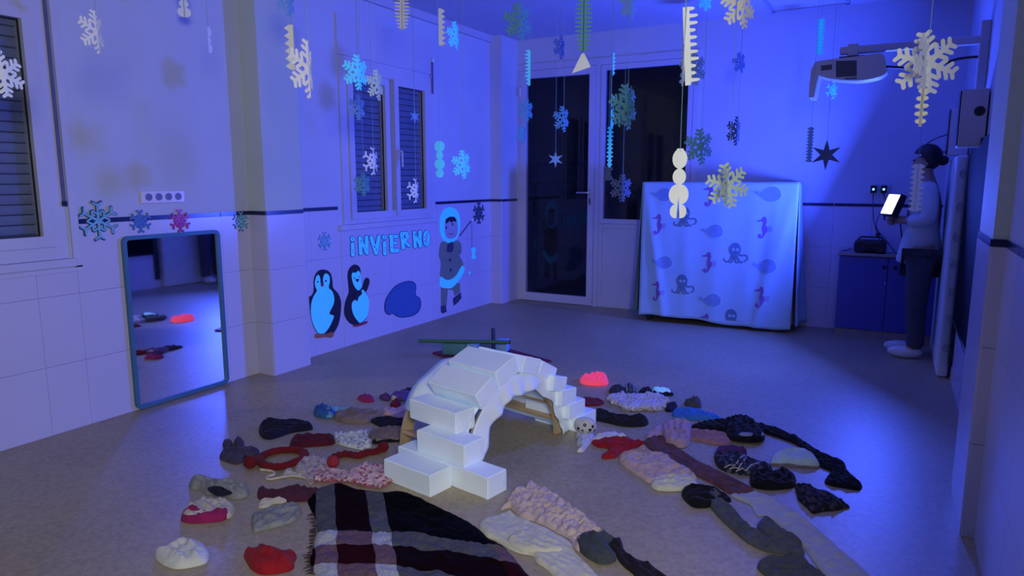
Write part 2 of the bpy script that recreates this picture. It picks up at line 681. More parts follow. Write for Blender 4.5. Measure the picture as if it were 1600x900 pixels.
ring_y(lf, BWY - .02, BWY + .03, a0, a1, b0, b1, .066, .085, .075)
leaf = put('door_leaf', lf, M_white, door1)
put('pane', MB().box((a0 + .06, BWY + .002, b0 + .08), (a1 - .06, BWY + .008, b1 - .07)), M_glass, leaf)
h = MB().bbox((-2.745, BWY - .026, 1.04), (-2.715, BWY - .02, 1.20), .002)
h.tube([(-2.73, BWY - .02, 1.165), (-2.73, BWY - .062, 1.165), (-2.745, BWY - .068, 1.165), (-2.86, BWY - .066, 1.165)], [.009, .009, .010, .008], 8)
put('door_handle', h, mat('brushed_metal', (.55, .55, .6), .3, .05, 20, metal=.8), leaf, autos=.7)
put('lock_plate', MB().bbox((-2.735, BWY - .029, 1.05), (-2.722, BWY - .024, 1.11), .002), M_black, leaf)
for hz in (.25, 1.2, 2.15):
    put('hinge', MB().lathe([(.009, hz), (.009, hz + .09)], (a0 - .006, BWY - .024, 0), 8), M_white, leaf)
sd = MB()
ring_y(sd, BWY - .016, BWY + .03, D1 + .034, D2 - .034, .86, 2.402, .045, .045, .05)
side = put('side_light', sd, M_white, door1)
put('pane', MB().box((D1 + .07, BWY + .002, .90), (D2 - .07, BWY + .008, 2.36)), M_glass, side)
pn = MB().box((D1 + .03, BWY - .004, .0), (D2 - .03, BWY + .03, .86))
ring_y(pn, BWY - .014, BWY - .004, D1 + .034, D2 - .034, .012, .852, .04, .06, .035)
put('lower_panel', pn, M_white, door1)
# dark hall seen through the glass: railing, bench, back wall
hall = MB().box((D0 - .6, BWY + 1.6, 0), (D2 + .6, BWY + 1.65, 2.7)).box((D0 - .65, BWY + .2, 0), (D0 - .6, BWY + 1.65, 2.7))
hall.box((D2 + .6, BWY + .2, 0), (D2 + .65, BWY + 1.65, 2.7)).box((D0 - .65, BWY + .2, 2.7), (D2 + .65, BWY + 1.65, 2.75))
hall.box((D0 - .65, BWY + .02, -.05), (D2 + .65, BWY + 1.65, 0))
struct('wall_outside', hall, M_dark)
M_rail = mat('dark_railing', (.002, .002, .005), .5, .1, 8)
rl = thing('hall_railing', 'dark railing with two bars seen through the glazed door', 'railing', (-2.6, BWY + .5, 0))
for z in (1.26, 1.47):
    put('rail', MB().box((-3.9, BWY + .48, z - .02), (-1.3, BWY + .52, z + .02)), M_rail, rl)
for x in (-3.6, -2.9, -2.3, -1.6):
    put('post', MB().box((x - .018, BWY + .482, 0), (x + .018, BWY + .518, 1.49)), M_rail, rl)

# ---------------------------------------------------------------- ceiling lamp, off, at the back
lp = thing('ceiling_lamp', 'unlit square ceiling lamp panel above the covered cabinet', 'lamp', (-.75, 6.15, CEIL - .02))
fm = MB()
x0, x1, y0, y1 = -1.05, -.45, 5.9, 6.5
fm.box((x0, y0, CEIL - .022), (x1, y0 + .03, CEIL)).box((x0, y1 - .03, CEIL - .022), (x1, y1, CEIL)).box((x0, y0, CEIL - .022), (x0 + .03, y1, CEIL)).box((x1 - .03, y0, CEIL - .022), (x1, y1, CEIL))
put('lamp_frame', fm, M_slat, lp)
put('diffuser', MB().box((x0 + .03, y0 + .03, CEIL - .012), (x1 - .03, y1 - .03, CEIL)), M_ceil, lp)

# ================================================================== ON THE LEFT WALL
def crop(ox, oy, s):
    return lambda P: [(ox + x / s, oy + y / s) for x, y in P]


def wall_yz(P, d=.008):
    return [tuple(onx(x, y, LWX + d)[1:]) for x, y in P]


def wplate(name, P, t0, t1, m, parent, sm=0, label=None):
    """a flat cut-out stuck on the left wall; the outline is laid out on the wall in metres"""
    Q = wall_yz(P)
    if sm:
        Q = [tuple(q) for q in smooth_poly(Q, sm)]
    mb = MB().plate(Q, lambda a, b, t: (LWX + t, a, b), t0, t1)
    return put(name, mb, m, parent, label=label)


def dot(c, r, n=14, ry=None):
    return [(c[0] + r * math.cos(2 * PI * i / n), c[1] + (ry or r) * math.sin(2 * PI * i / n)) for i in range(n)]


def capsule(a, b, r, n=6):
    a, b = np.array(a, float), np.array(b, float)
    d = (b - a) / (np.linalg.norm(b - a) + 1e-9)
    t = math.atan2(d[1], d[0])
    out = [a + r * np.array([math.cos(t + PI / 2 + PI * i / n), math.sin(t + PI / 2 + PI * i / n)]) for i in range(n + 1)]
    out += [b + r * np.array([math.cos(t - PI / 2 + PI * i / n), math.sin(t - PI / 2 + PI * i / n)]) for i in range(n + 1)]
    return [tuple(p) for p in out]


M_navyp = mat('navy_paper', (.010, .010, .030), .7, .1, 12)
M_crim = mat('crimson_paper', (.35, .03, .08), .7, .08, 12)
M_orange = mat('orange_paper', (.42, .14, .06), .7, .08, 12)
M_pond = mat('blue_felt', (.05, .13, .40), .9, .06, 20)
M_pond2 = mat('dark_blue_felt', (.03, .07, .22), .9, .06, 20)

c6 = crop(470, 400, 6.4286)
TB = .0062


def wthing(name, label, cat, px, py, group=None):
    p = onx(px, py, LWX + TB)
    return thing(name, label, cat, p, group)


pg = wthing('penguin_cutout', 'paper penguin standing upright, facing out, cyan belly, nearer to the mirror', 'wall decoration', 508, 525, 'penguins on the wall')
wplate('body', c6([(85, 410), (105, 400), (130, 350), (130, 250), (145, 190), (175, 150), (225, 135), (275, 150), (305, 190), (318, 260), (325, 320), (370, 370), (398, 430), (405, 490), (400, 580), (380, 680), (340, 760), (300, 790), (230, 785), (170, 775), (125, 700), (100, 600), (90, 500)]), TB, TB + .003, M_navyp, pg, 90)
wplate('belly', c6([(100, 560), (105, 470), (130, 400), (160, 350), (145, 310), (140, 260), (155, 205), (175, 190), (190, 215), (195, 260), (200, 290), (215, 305), (230, 290), (222, 250), (225, 210), (240, 180), (262, 178), (285, 205), (288, 260), (278, 320), (310, 350), (332, 410), (330, 470), (310, 520), (285, 570), (300, 590), (330, 600), (315, 650), (280, 720), (240, 770), (210, 780), (170, 770), (130, 700), (108, 630)]), TB + .003, TB + .0045, M_glow, pg, 130)
for e in ((167, 260, 8), (248, 250, 9)):
    wplate('eye', c6(dot(e[:2], e[2])), TB + .0045, TB + .006, M_navyp, pg)
wplate('beak', c6(dot((212, 290), 16, 12, 18)), TB + .0045, TB + .006, M_crim, pg)
wplate('feet', c6([(135, 805), (160, 780), (230, 785), (320, 765), (327, 800), (300, 820), (240, 815), (160, 825)]), TB + .003, TB + .005, M_orange, pg, 40)

pg = wthing('penguin_cutout', 'paper penguin waving one raised flipper, next to the pond shape', 'wall decoration', 560, 508, 'penguins on the wall')
wplate('body', c6([(470, 200), (480, 140), (510, 100), (545, 85), (585, 105), (600, 150), (600, 230), (605, 290), (620, 330), (650, 360), (680, 440), (682, 530), (660, 620), (620, 665), (560, 695), (500, 680), (450, 620), (435, 550), (450, 450), (480, 370), (478, 290)]), TB, TB + .003, M_navyp, pg, 90)
wplate('flipper', c6([(618, 318), (635, 250), (655, 220), (680, 225), (690, 260), (670, 330), (650, 360), (630, 340)]), TB, TB + .0035, M_navyp, pg, 40)
wplate('belly', c6([(510, 510), (520, 460), (560, 430), (590, 400), (605, 350), (625, 340), (655, 380), (680, 440), (680, 530), (660, 610), (600, 670), (560, 640), (525, 580)]), TB + .003, TB + .0045, M_glow, pg, 60)
wplate('face', c6([(510, 190), (525, 165), (550, 170), (565, 155), (580, 150), (595, 175), (600, 230), (605, 290), (605, 320), (580, 345), (555, 330), (530, 290), (515, 240)]), TB + .003, TB + .0045, M_glow, pg, 60)
for e in ((535, 222, 7), (583, 207, 6)):
    wplate('eye', c6(dot(e[:2], e[2])), TB + .0045, TB + .006, M_navyp, pg)
wplate('beak', c6([(545, 235), (565, 228), (583, 232), (575, 255), (560, 262)]), TB + .0045, TB + .006, M_navyp, pg)
wplate('wing', c6([(540, 380), (560, 355), (600, 345), (610, 380), (580, 410), (565, 450), (548, 440)]), TB + .0045, TB + .006, M_navyp, pg, 40)
wplate('feet', c6([(520, 700), (560, 690), (620, 665), (665, 655), (660, 675), (600, 700), (540, 712)]), TB + .003, TB + .005, M_crim, pg, 40)

pd = wthing('pond_cutout', 'dark blue blob-shaped felt pond low on the left wall', 'wall decoration', 630, 496)
P = [(838, 520), (850, 440), (890, 370), (950, 300), (1030, 260), (1100, 250), (1145, 270), (1160, 320), (1155, 390), (1195, 420), (1208, 480), (1190, 550), (1130, 600), (1030, 620), (970, 610), (920, 580), (890, 595), (850, 570)]
wplate('outline', c6(P), TB, TB + .003, M_pond2, pd, 90)
cx, cy = 1010, 440
wplate('surface', c6([(cx + (x - cx) * .94, cy + (y - cy) * .94) for x, y in P]), TB + .003, TB + .0045, M_pond, pd, 90)

M_coat = mat('grey_green_felt', (.20, .24, .20), .9, .08, 22)
M_skin = mat('pinkish_paper', (.42, .40, .55), .8, .05, 14)
M_boot = mat('dark_boot_felt', (.05, .045, .11), .9, .1, 22)
c7 = crop(670, 310, 4.737)
iu = wthing('fishing_child_cutout', 'paper child in fur-hooded parka holding a fishing rod on the wall', 'wall decoration', 700, 490)
wplate('trousers', c7([(90, 640), (140, 650), (200, 620), (230, 630), (232, 690), (192, 722), (180, 680), (142, 672), (130, 792), (90, 792)]), TB, TB + .003, M_coat, iu)
wplate('boot', c7([(88, 798), (125, 788), (132, 840), (100, 852), (90, 840)]), TB, TB + .0035, M_boot, iu)
wplate('boot', c7([(178, 742), (235, 695), (242, 735), (215, 770), (185, 795)]), TB, TB + .0035, M_boot, iu)
wplate('coat', c7([(85, 340), (110, 318), (150, 325), (195, 312), (235, 330), (240, 400), (225, 420), (240, 450), (255, 500), (230, 560), (190, 610), (140, 620), (85, 590), (90, 480), (75, 420)]), TB, TB + .004, M_coat, iu, 70)
wplate('fur_hood', c7([(80, 200), (85, 130), (110, 85), (150, 65), (195, 80), (222, 120), (230, 180), (220, 260), (195, 310), (150, 330), (110, 310), (85, 260)]), TB + .004, TB + .006, M_glow, iu, 70)
fc = wplate('face', c7([(115, 190), (125, 150), (160, 135), (195, 145), (210, 180), (210, 250), (195, 285), (160, 300), (130, 290), (115, 250)]), TB + .006, TB + .007, M_skin, iu, 50)
for e in ((127, 215), (172, 192)):
    wplate('eye', c7(dot(e, 4, 10, 12)), TB + .007, TB + .008, M_navyp, fc)
wplate('mouth', c7(capsule((145, 262), (172, 262), 3)), TB + .007, TB + .008, M_crim, fc)
wplate('hair', c7([(120, 190), (122, 155), (150, 135), (185, 135), (200, 160), (195, 175), (180, 165), (165, 180), (150, 165), (135, 180)]), TB + .007, TB + .0082, M_navyp, iu)
wplate('mitten', c7([(140, 340), (165, 320), (180, 335), (175, 390), (150, 400), (130, 385)]), TB + .004, TB + .006, M_boot, iu, 30)
for b in ((155, 455), (160, 530)):
    wplate('button', c7(dot(b, 8, 12, 13)), TB + .004, TB + .006, M_boot, iu)
wplate('fur_trim', c7([(85, 580), (120, 600), (160, 600), (200, 570), (235, 510), (250, 500), (262, 520), (250, 560), (210, 620), (170, 660), (130, 665), (85, 650)]), TB + .004, TB + .006, M_glow, iu, 60)
wplate('fishing_rod', c7(capsule((228, 278), (318, 160), 3)), TB, TB + .004, M_boot, iu)
wplate('rod_tip', c7(dot((318, 160), 8)), TB + .004, TB + .006, M_paper, iu)
wplate('fishing_line', c7(capsule((318, 165), (320, 362), 1.5)), TB, TB + .0015, M_slate, iu)
wplate('fish', c7([(315, 370), (335, 360), (348, 380), (338, 410), (350, 440), (330, 452), (316, 440), (324, 410)]), TB, TB + .003, M_glow, iu)
wplate('little_star', c7([(295, 545), (303, 540), (312, 548), (308, 560), (300, 566), (297, 556)]), TB, TB + .002, M_glow, iu)

# the word on the wall: eight paper letters, each with a dark backing
c10 = crop(530, 340, 10)
LET = [
    ('i', 'first lowercase letter i of the wall word, round dot above, farthest from fishing child', [((208, 333), (208, 338), 36), ((208, 415), (212, 585), 27)], (210, 600)),
    ('n', 'capital letter N standing between the first i and the V', [((322, 315), (336, 565), 27), ((325, 320), (428, 550), 20), ((424, 305), (432, 555), 26)], (380, 580)),
    ('v', 'capital letter V of the wall word', [((498, 310), (575, 555), 27), ((618, 300), (577, 555), 27)], (575, 575)),
    ('i', 'second lowercase letter i of the wall word, just before the E', [((703, 305), (704, 308), 33), ((706, 390), (712, 565), 26)], (710, 585)),
    ('e', 'capital letter E with dark blue backing showing at its corner', [((800, 292), (895, 295), 26), ((812, 300), (822, 520), 26), ((825, 405), (885, 395), 22), ((825, 520), (908, 512), 30)], (860, 545)),
    ('r', 'capital letter R raised above the E beside it', [((975, 255), (1000, 475), 26), ((975, 250), (1045, 243), 26), ((1045, 243), (1068, 300), 26), ((1068, 300), (1020, 360), 24), ((1015, 365), (1090, 440), 22)], (1010, 495)),
    ('n', 'capital letter N standing between the R and the O', [((1172, 230), (1186, 455), 24), ((1172, 230), (1265, 445), 18), ((1257, 220), (1266, 448), 24)], (1225, 470)),
    ('o', 'capital letter O, last of the wall word, beside the fishing child', None, (1362, 455)),
]
for ch, lab, strokes, base in LET:
    bp_ = c10([base])[0]
    L = wthing('wall_letter', lab, 'letter', *bp_, group='letters of the winter word')
    bk, ft = MB(), MB()
    pl_ = lambda a, b, t: (LWX + t, a, b)
    if strokes is None:
        ring = []
        for (rx, ry, t0, t1, mb) in ((62, 138, TB, TB + .002, bk), (52, 128, TB + .002, TB + .004, ft)):
            O = wall_yz(c10(dot((1362, 325), rx, 28, ry)))
            I = wall_yz(c10(dot((1362, 325), 17, 28, 80 if mb is ft else 70)))
            n = 28
            V = [pl_(*p, t) for t in (t0, t1) for p in O] + [pl_(*p, t) for t in (t0, t1) for p in I]
            fs = []
            for i in range(n):
                j = (i + 1) % n
                fs += [(i, j, n + j, n + i), (2 * n + j, 2 * n + i, 3 * n + i, 3 * n + j), (n + i, n + j, 3 * n + j, 3 * n + i), (j, i, 2 * n + i, 2 * n + j)]
            mb.add(V, fs)
    else:
        for k, (a, b, r) in enumerate(strokes):
            bk.plate(wall_yz(c10(capsule(a, b, r + 10))), pl_, TB, TB + .002 + .0001 * k)
            ft.plate(wall_yz(c10(capsule(a, b, r))), pl_, TB + .002, TB + .004 + .0002 * k)
    put('backing', bk, M_pond2, L)
    put('letter_face', ft, M_glow, L)
    sp = MB()
    rnd = random.Random(len(lab))
    for k in range(5):
        if strokes is None:
            t = rnd.uniform(0, 2 * PI)
            c = (1362 + 34 * math.cos(t), 325 + 104 * math.sin(t))
        else:
            a, b, r = strokes[k % len(strokes)]
            t = rnd.uniform(.1, .9)
            c = (a[0] + (b[0] - a[0]) * t + rnd.uniform(-8, 8), a[1] + (b[1] - a[1]) * t)
        sp.plate(wall_yz(c10(dot(c, 8, 8))), pl_, TB + .004, TB + .0056)
    put('spots', sp, M_pond, L)

# plastic snowflakes along the border
def fern_polys(R, nb=3, fat=1.0, rounded=True, arms=6, rot=PI / 2, tip=.10):
    """outlines of one cut paper snowflake of radius R"""
    out = [dot((0, 0), R * .20 * fat, 12)]
    for k in range(arms):
        t = rot + k * 2 * PI / arms
        ex, ey = np.array([math.cos(t), math.sin(t)]), np.array([-math.sin(t), math.cos(t)])
        out.append([tuple(R * (ex * a + ey * b)) for a, b in ((0, -.085 * fat), (1.0, -.05 * fat), (1.0, .05 * fat), (0, .085 * fat))])
        for i in range(nb):
            s = .38 + .56 * i / max(nb - 1, 1) * .92
            ln = (.34, .30, .20, .15)[min(i, 3)] * (1.0 if nb < 4 else .9)
            for sg in (-1, 1):
                d = ex * math.cos(1.0) + ey * sg * math.sin(1.0)
                out.append(capsule(R * ex * s, R * (ex * s + d * ln), R * .055 * fat, 4))
    return out


def wall_flake(label, px, py, rpx, m, mrim, nb=2, fat=1.0, rot=PI / 2):
    c = onx(px, py, LWX + TB)
    R = onx(px, py - rpx, LWX + TB)[2] - c[2]
    o = thing('plastic_snowflake', label, 'wall decoration', (c[0], c[1], c[2]), 'plastic snowflakes along the border')
    f, rim = MB(), MB()
    for k, P in enumerate(fern_polys(R, nb, fat, rot=rot)):
        f.plate(P, lambda a, b, t: (LWX + t, c[1] + a, c[2] + b), TB, TB + .006 + .00015 * k)
    for k, P in enumerate(fern_polys(R * 1.04, nb, fat * 1.65, rot=rot)):
        rim.plate(P, lambda a, b, t: (LWX + t, c[1] + a, c[2] + b), TB - .0005, TB + .003 + .00005 * k)
    put('flake_face', f, m, o)
    put('dark_rim', rim, mrim, o)
    return o


M_pcy = mat('shiny_cyan_plastic', (.22, .55, .75), .12, .05, 8, coat=.6)
M_pbl = mat('shiny_blue_plastic', (.10, .22, .62), .12, .05, 8, coat=.6)
M_pma = mat('shiny_magenta_plastic', (.42, .05, .28), .15, .05, 8, coat=.6)
M_psi = mat('shiny_silver_plastic', (.30, .50, .60), .08, .1, 18, coat=.8, metal=.4)
M_rim = mat('dark_blue_rim', (.02, .05, .16), .3, .1, 8)
wall_flake('large shiny cyan plastic snowflake by the near window', 153, 345, 27, M_pcy, M_rim, 2, .9)
wall_flake('small blue plastic snowflake above the mirror', 219, 346, 15, M_pbl, M_pbl, 2, 1.3)
wall_flake('small magenta plastic snowflake above the mirror', 281, 345, 15, M_pma, M_pma, 2, 1.3)
wall_flake('small pale cyan plastic snowflake beside the left pillar', 376, 346, 13, M_pcy, M_rim, 2, 1.1)
wall_flake('medium silvery glinting plastic snowflake on the pillar front', 449, 348, 21, M_psi, M_rim, 3, .9)
wall_flake('pale blue plastic snowflake just above the two penguins', 507, 377, 12, M_pcy, M_pbl, 2, 1.2)
wall_flake('dark slate plastic snowflake above the fishing rod', 748, 333, 14, M_slate, M_navyp, 2, 1.2)

# mirror
mr = thing('wall_mirror', 'tall mirror with rounded blue-green frame standing against the left wall', 'mirror', (LWX + .007, 2.605, .004))
y0, y1, z0, z1 = 2.293, 2.920, .004, .990


def rrect(y0, y1, z0, z1, r, n=5):
    out = []
    for (cy, cz, a) in ((y1 - r, z1 - r, 0), (y0 + r, z1 - r, PI / 2), (y0 + r, z0 + r, PI), (y1 - r, z0 + r, 1.5 * PI)):
        out += [(cy + r * math.cos(a + PI / 2 * i / n), cz + r * math.sin(a + PI / 2 * i / n)) for i in range(n + 1)]
    return out


O, I = rrect(y0, y1, z0, z1, .035), rrect(y0 + .022, y1 - .022, z0 + .022, z1 - .022, .016)
n = len(O)
fr = MB()
xa, xb = LWX + .0065, LWX + .028
V = [(x, *p) for x in (xa, xb) for p in O] + [(x, *p) for x in (xa, xb) for p in I]
fs = []
for i in range(n):
    j = (i + 1) % n
    fs += [(i, j, n + j, n + i), (2 * n + j, 2 * n + i, 3 * n + i, 3 * n + j), (n + i, n + j, 3 * n + j, 3 * n + i), (j, i, 2 * n + i, 2 * n + j)]
fr.add(V, fs)
put('mirror_frame', fr, mat('blue_green_frame', (.05, .16, .26), .45, .06, 8), mr, autos=.6)
put('mirror_glass', MB().plate(I, lambda a, b, t: (t, a, b), LWX + .012, LWX + .017), M_mirror, mr)

# socket strip above the mirror
sk = thing('socket_strip', 'white strip of four wall sockets above the mirror', 'socket', (LWX, 2.567, 1.165))
put('plate', MB().bbox((LWX, 2.43, 1.165), (LWX + .014, 2.703, 1.234), .005), mat('glossy_white_plastic', (.74, .68, .86), .12, .03, 6), sk)
for i in range(4):
    yc = 2.474 + i * .0617
    s = put('socket', MB().lathe([(.021, LWX + .014), (.021, LWX + .0165), (.016, LWX + .0165), (.0155, LWX + .0145)], (0, yc, 1.2), 18, 'x'), mat('socket_grey', (.16, .15, .26), .4, .05, 8), sk)
    for dz in (-.0065, .0065):
        put('pin_hole', MB().lathe([(.0026, LWX + .0147), (.0026, LWX + .0155)], (0, yc, 1.2 + dz), 8, 'x'), M_black, s)

# ================================================================== THE IGLOO
E1 = Vector((math.cos(math.radians(-12.5)), math.sin(math.radians(-12.5)), 0))
E2 = Vector((-E1.y, E1.x, 0))
IG = Vector((-1.526, 2.73, 0))               # middle of the front of the arch


def ig(s, t, z):
    return IG + E1 * s + E2 * t + Vector((0, 0, z))


AT0 = .09                                    # the arch's middle


def arch_pt(th, a, b):
    return AT0 + a * math.cos(th), b * math.sin(th)


arch = thing('climbing_arch', 'low curved plywood climbing arch with slats under the white paper boxes', 'play arch', ig(-.23, 0, 0))
N = 24
for s0 in (-.47, -.025):
    m = MB()
    V, fs = [], []
    for s in (s0, s0 + .022):
        for (a, b) in ((.355, .360), (.295, .300)):
            for i in range(N + 1):
                t, z = arch_pt(PI * i / N, a, b)
                V.append(ig(s, t, z + .002))
    k = N + 1
    for i in range(N):
        fs += [(i, i + 1, k + i + 1, k + i), (2 * k + i, 3 * k + i, 3 * k + i + 1, 2 * k + i + 1), (i, 2 * k + i, 2 * k + i + 1, i + 1), (k + i, k + i + 1, 3 * k + i + 1, 3 * k + i)]
    for i in (0, N):
        fs.append((i, k + i, 3 * k + i, 2 * k + i))
    m.add(V, fs)
    put('side_panel', m, M_wood, arch, autos=.6)
for i in range(9):
    th = PI * (i + .75) / 9.5
    t, z = arch_pt(th, .338, .343)
    Mx = Matrix.Translation(ig(-.236, t, z)) @ Matrix((E1, E2, Vector((0, 0, 1)))).transposed().to_4x4() @ Matrix.Rotation(th, 4, 'X')
    put('slat', MB().bbox((-.212, -.03, -.009), (.212, .03, .009), .004, Mx), M_wood, arch)

# boxes wrapped in white paper
M_wrap = mat('glowing_white_wrapping_paper', (.91, .95, .95), .55, .03, 9, .35, 22, emit=(.06, .36, 1.0), estr=.085)  # weak blue emission on every side stands in for ultraviolet-lit paper


def paper_box(label, s, t, z, L, Wd, H, yaw=0, roll=0, pitch=0, flaps=True):
    """s, t, z: middle of the box's underside in the igloo's frame"""
    base = ig(s, t, z)
    R = Matrix((E1, E2, Vector((0, 0, 1)))).transposed().to_4x4() @ Matrix.Rotation(math.radians(yaw), 4, 'Z') @ Matrix.Rotation(math.radians(pitch), 4, 'Y') @ Matrix.Rotation(math.radians(roll), 4, 'X')
    Mx = Matrix.Translation(base) @ R
    o = thing('paper_wrapped_box', label, 'box', base, 'paper-wrapped boxes of the igloo')
    bm = bmesh.new()
    bmesh.ops.create_cube(bm, size=1)
    for v in bm.verts:
        v.co = Vector((v.co.x * L, v.co.y * Wd, (v.co.z + .5) * H))
    bmesh.ops.bevel(bm, geom=bm.edges[:], offset=.0035, segments=2, affect='EDGES')
    bmesh.ops.subdivide_edges(bm, edges=[e for e in bm.edges if e.calc_length() > .04], cuts=4, use_grid_fill=True)
    sd_ = random.uniform(0, 50)
    for v in bm.verts:
        q = Vector(v.co) * 14 + Vector((sd_, sd_, 0))
        v.co += Vector((0, noise.noise(q) * .0030, (noise.noise(q + Vector((9, 9, 9))) * .0030) if v.co.z > .01 else 0))
    put('wrapped_carton', MB().from_bm(bm, Mx), M_wrap, o, autos=.75)
    if flaps:
        for sg in (1, -1):
            x = sg * (L / 2 + .0006)
            h_, w_ = H / 2, Wd / 2
            q = w_ * .62
            # two folded triangles on each end
            for e in (-1, 1):
                f = MB().add([(x, e * w_ * .94, H * .06), (x, e * w_ * .94, H * .94), (x + sg * .0026, e * (w_ - q), h_)], [(0, 1, 2)])
                f.v = [tuple(Mx @ Vector(p)) for p in f.v]
                put('end_flap', f, M_wrap, o, fix=False)
    return o


def st(p):
    d = Vector((p[0], p[1], 0)) - IG
    return d.dot(E1), d.dot(E2)


def box_at(label, corner, L, Wd, H, z=0, yaw=0, **k):
    """corner: floor position of the box's front end corner nearest the room's front wall"""
    s, t = st(corner)
    a = math.radians(yaw)
    c, n_ = math.cos(a), math.sin(a)
    s += -L / 2 * c - Wd / 2 * n_
    t += -L / 2 * n_ + Wd / 2 * c
    return paper_box(label, s, t, z, L, Wd, H, yaw, **k)


def box_st(label, s, t, L, Wd, H, z=0, yaw=0, **k):
    # s, t: the box's front end corner on the near side
    return paper_box(label, s - L / 2, t + Wd / 2, z, L, Wd, H, yaw, **k)


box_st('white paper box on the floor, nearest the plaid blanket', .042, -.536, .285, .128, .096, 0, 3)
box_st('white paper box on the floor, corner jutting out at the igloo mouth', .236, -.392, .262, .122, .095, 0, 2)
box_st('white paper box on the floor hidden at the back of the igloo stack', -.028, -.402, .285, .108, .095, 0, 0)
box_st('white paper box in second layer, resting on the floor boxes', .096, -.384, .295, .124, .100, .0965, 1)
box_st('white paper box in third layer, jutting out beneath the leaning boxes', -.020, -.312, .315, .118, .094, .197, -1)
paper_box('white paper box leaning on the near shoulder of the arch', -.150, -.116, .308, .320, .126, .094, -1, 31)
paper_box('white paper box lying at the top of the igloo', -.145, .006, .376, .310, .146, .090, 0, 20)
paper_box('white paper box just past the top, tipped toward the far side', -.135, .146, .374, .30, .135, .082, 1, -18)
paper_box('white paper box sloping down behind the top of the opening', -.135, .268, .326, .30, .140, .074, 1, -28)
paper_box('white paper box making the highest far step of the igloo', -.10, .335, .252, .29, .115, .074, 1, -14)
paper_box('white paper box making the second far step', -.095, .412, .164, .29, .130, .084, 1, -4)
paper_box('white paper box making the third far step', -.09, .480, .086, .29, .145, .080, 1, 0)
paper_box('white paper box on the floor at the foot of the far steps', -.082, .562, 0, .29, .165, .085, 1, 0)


# paper sheets draped over the arch
def sheet(label, fn, nu, nv, th=.0015):
    V, fs = [], []
    for i in range(nu + 1):
        for j in range(nv + 1):
            V.append(fn(i / nu, j / nv))
    for i in range(nu):
        for j in range(nv):
            a = i * (nv + 1) + j
            fs.append((a, a + 1, a + nv + 2, a + nv + 1))
    o = put('paper_sheet', MB().add(V, fs), M_wrap, None, True, label, 'paper sheet', 'white paper sheets on the arch')
    md = o.modifiers.new('thickness', 'SOLIDIFY')
    md.thickness = th
    return o


def front_drape(u, v):
    th = PI * (-.005 + 1.0 * u)
    pleat = math.sin(u * 52 + 2.2 * math.sin(u * 11))
    jag = .020 * abs(((u * 5.3 + .3) % 1) - .5) * 2
    a = .368 - v * (.078 + jag) + .03 * math.cos(th / 2) ** 4 * (1 - v)
    b = .388 - v * (.082 + jag)
    t, z = arch_pt(th, a, b)
    far = max(0, (.14 - u) / .14)
    s_ = .004 + .022 * v + .006 * pleat * v
    t += .035 * far * (1 - .4 * v)
    return ig(s_, t, max(z, .002) + .004)


sheet('white paper sheet draped over the front rim of the igloo opening', front_drape, 110, 8)


def back_cover(u, v):
    th = PI * (.50 + .33 * u + .06 * u * v)
    s_ = -.478 + .46 * v
    r = .372 + .006 * math.sin(u * 11 + v * 6) + .008 * math.sin(v * 13)
    t, z = arch_pt(th, r, r * 1.02)
    return ig(s_, t, z + .004)


sheet('white paper sheet curving down the near back shoulder of the arch', back_cover, 26, 10)


def far_cover(u, v):
    th = PI * (.47 - .45 * u)
    r = .364 + .004 * math.sin(u * 9 + v * 5)
    t, z = arch_pt(th, r, r * 1.015)
    return ig(-.46 + .44 * v, t, z + .003)


sheet('white paper sheet lining the far side of the arch under the steps', far_cover, 26, 10)

# ================================================================== CLOTHES LAID OUT ON THE FLOOR
C2 = crop(280, 580, 2.8125)
C3 = crop(220, 720, 5)
C4 = crop(460, 720, 4)
C5 = crop(740, 720, 5)
C6 = crop(880, 560, 5)
C7 = crop(1040, 600, 3)
C8 = crop(440, 590, 6.923)
ID = lambda P: P


def outline(P, hz):
    """floor outline in metres; hz lifts the far edge, which shows at the top of the pile"""
    ys = [p[1] for p in P]
    a, b = min(ys), max(ys)
    out = []
    for x, y in P:
        t = ((b - y) / (b - a)) ** 1.0
        out.append(fl(x, y, hz * t)[:2])
    return out


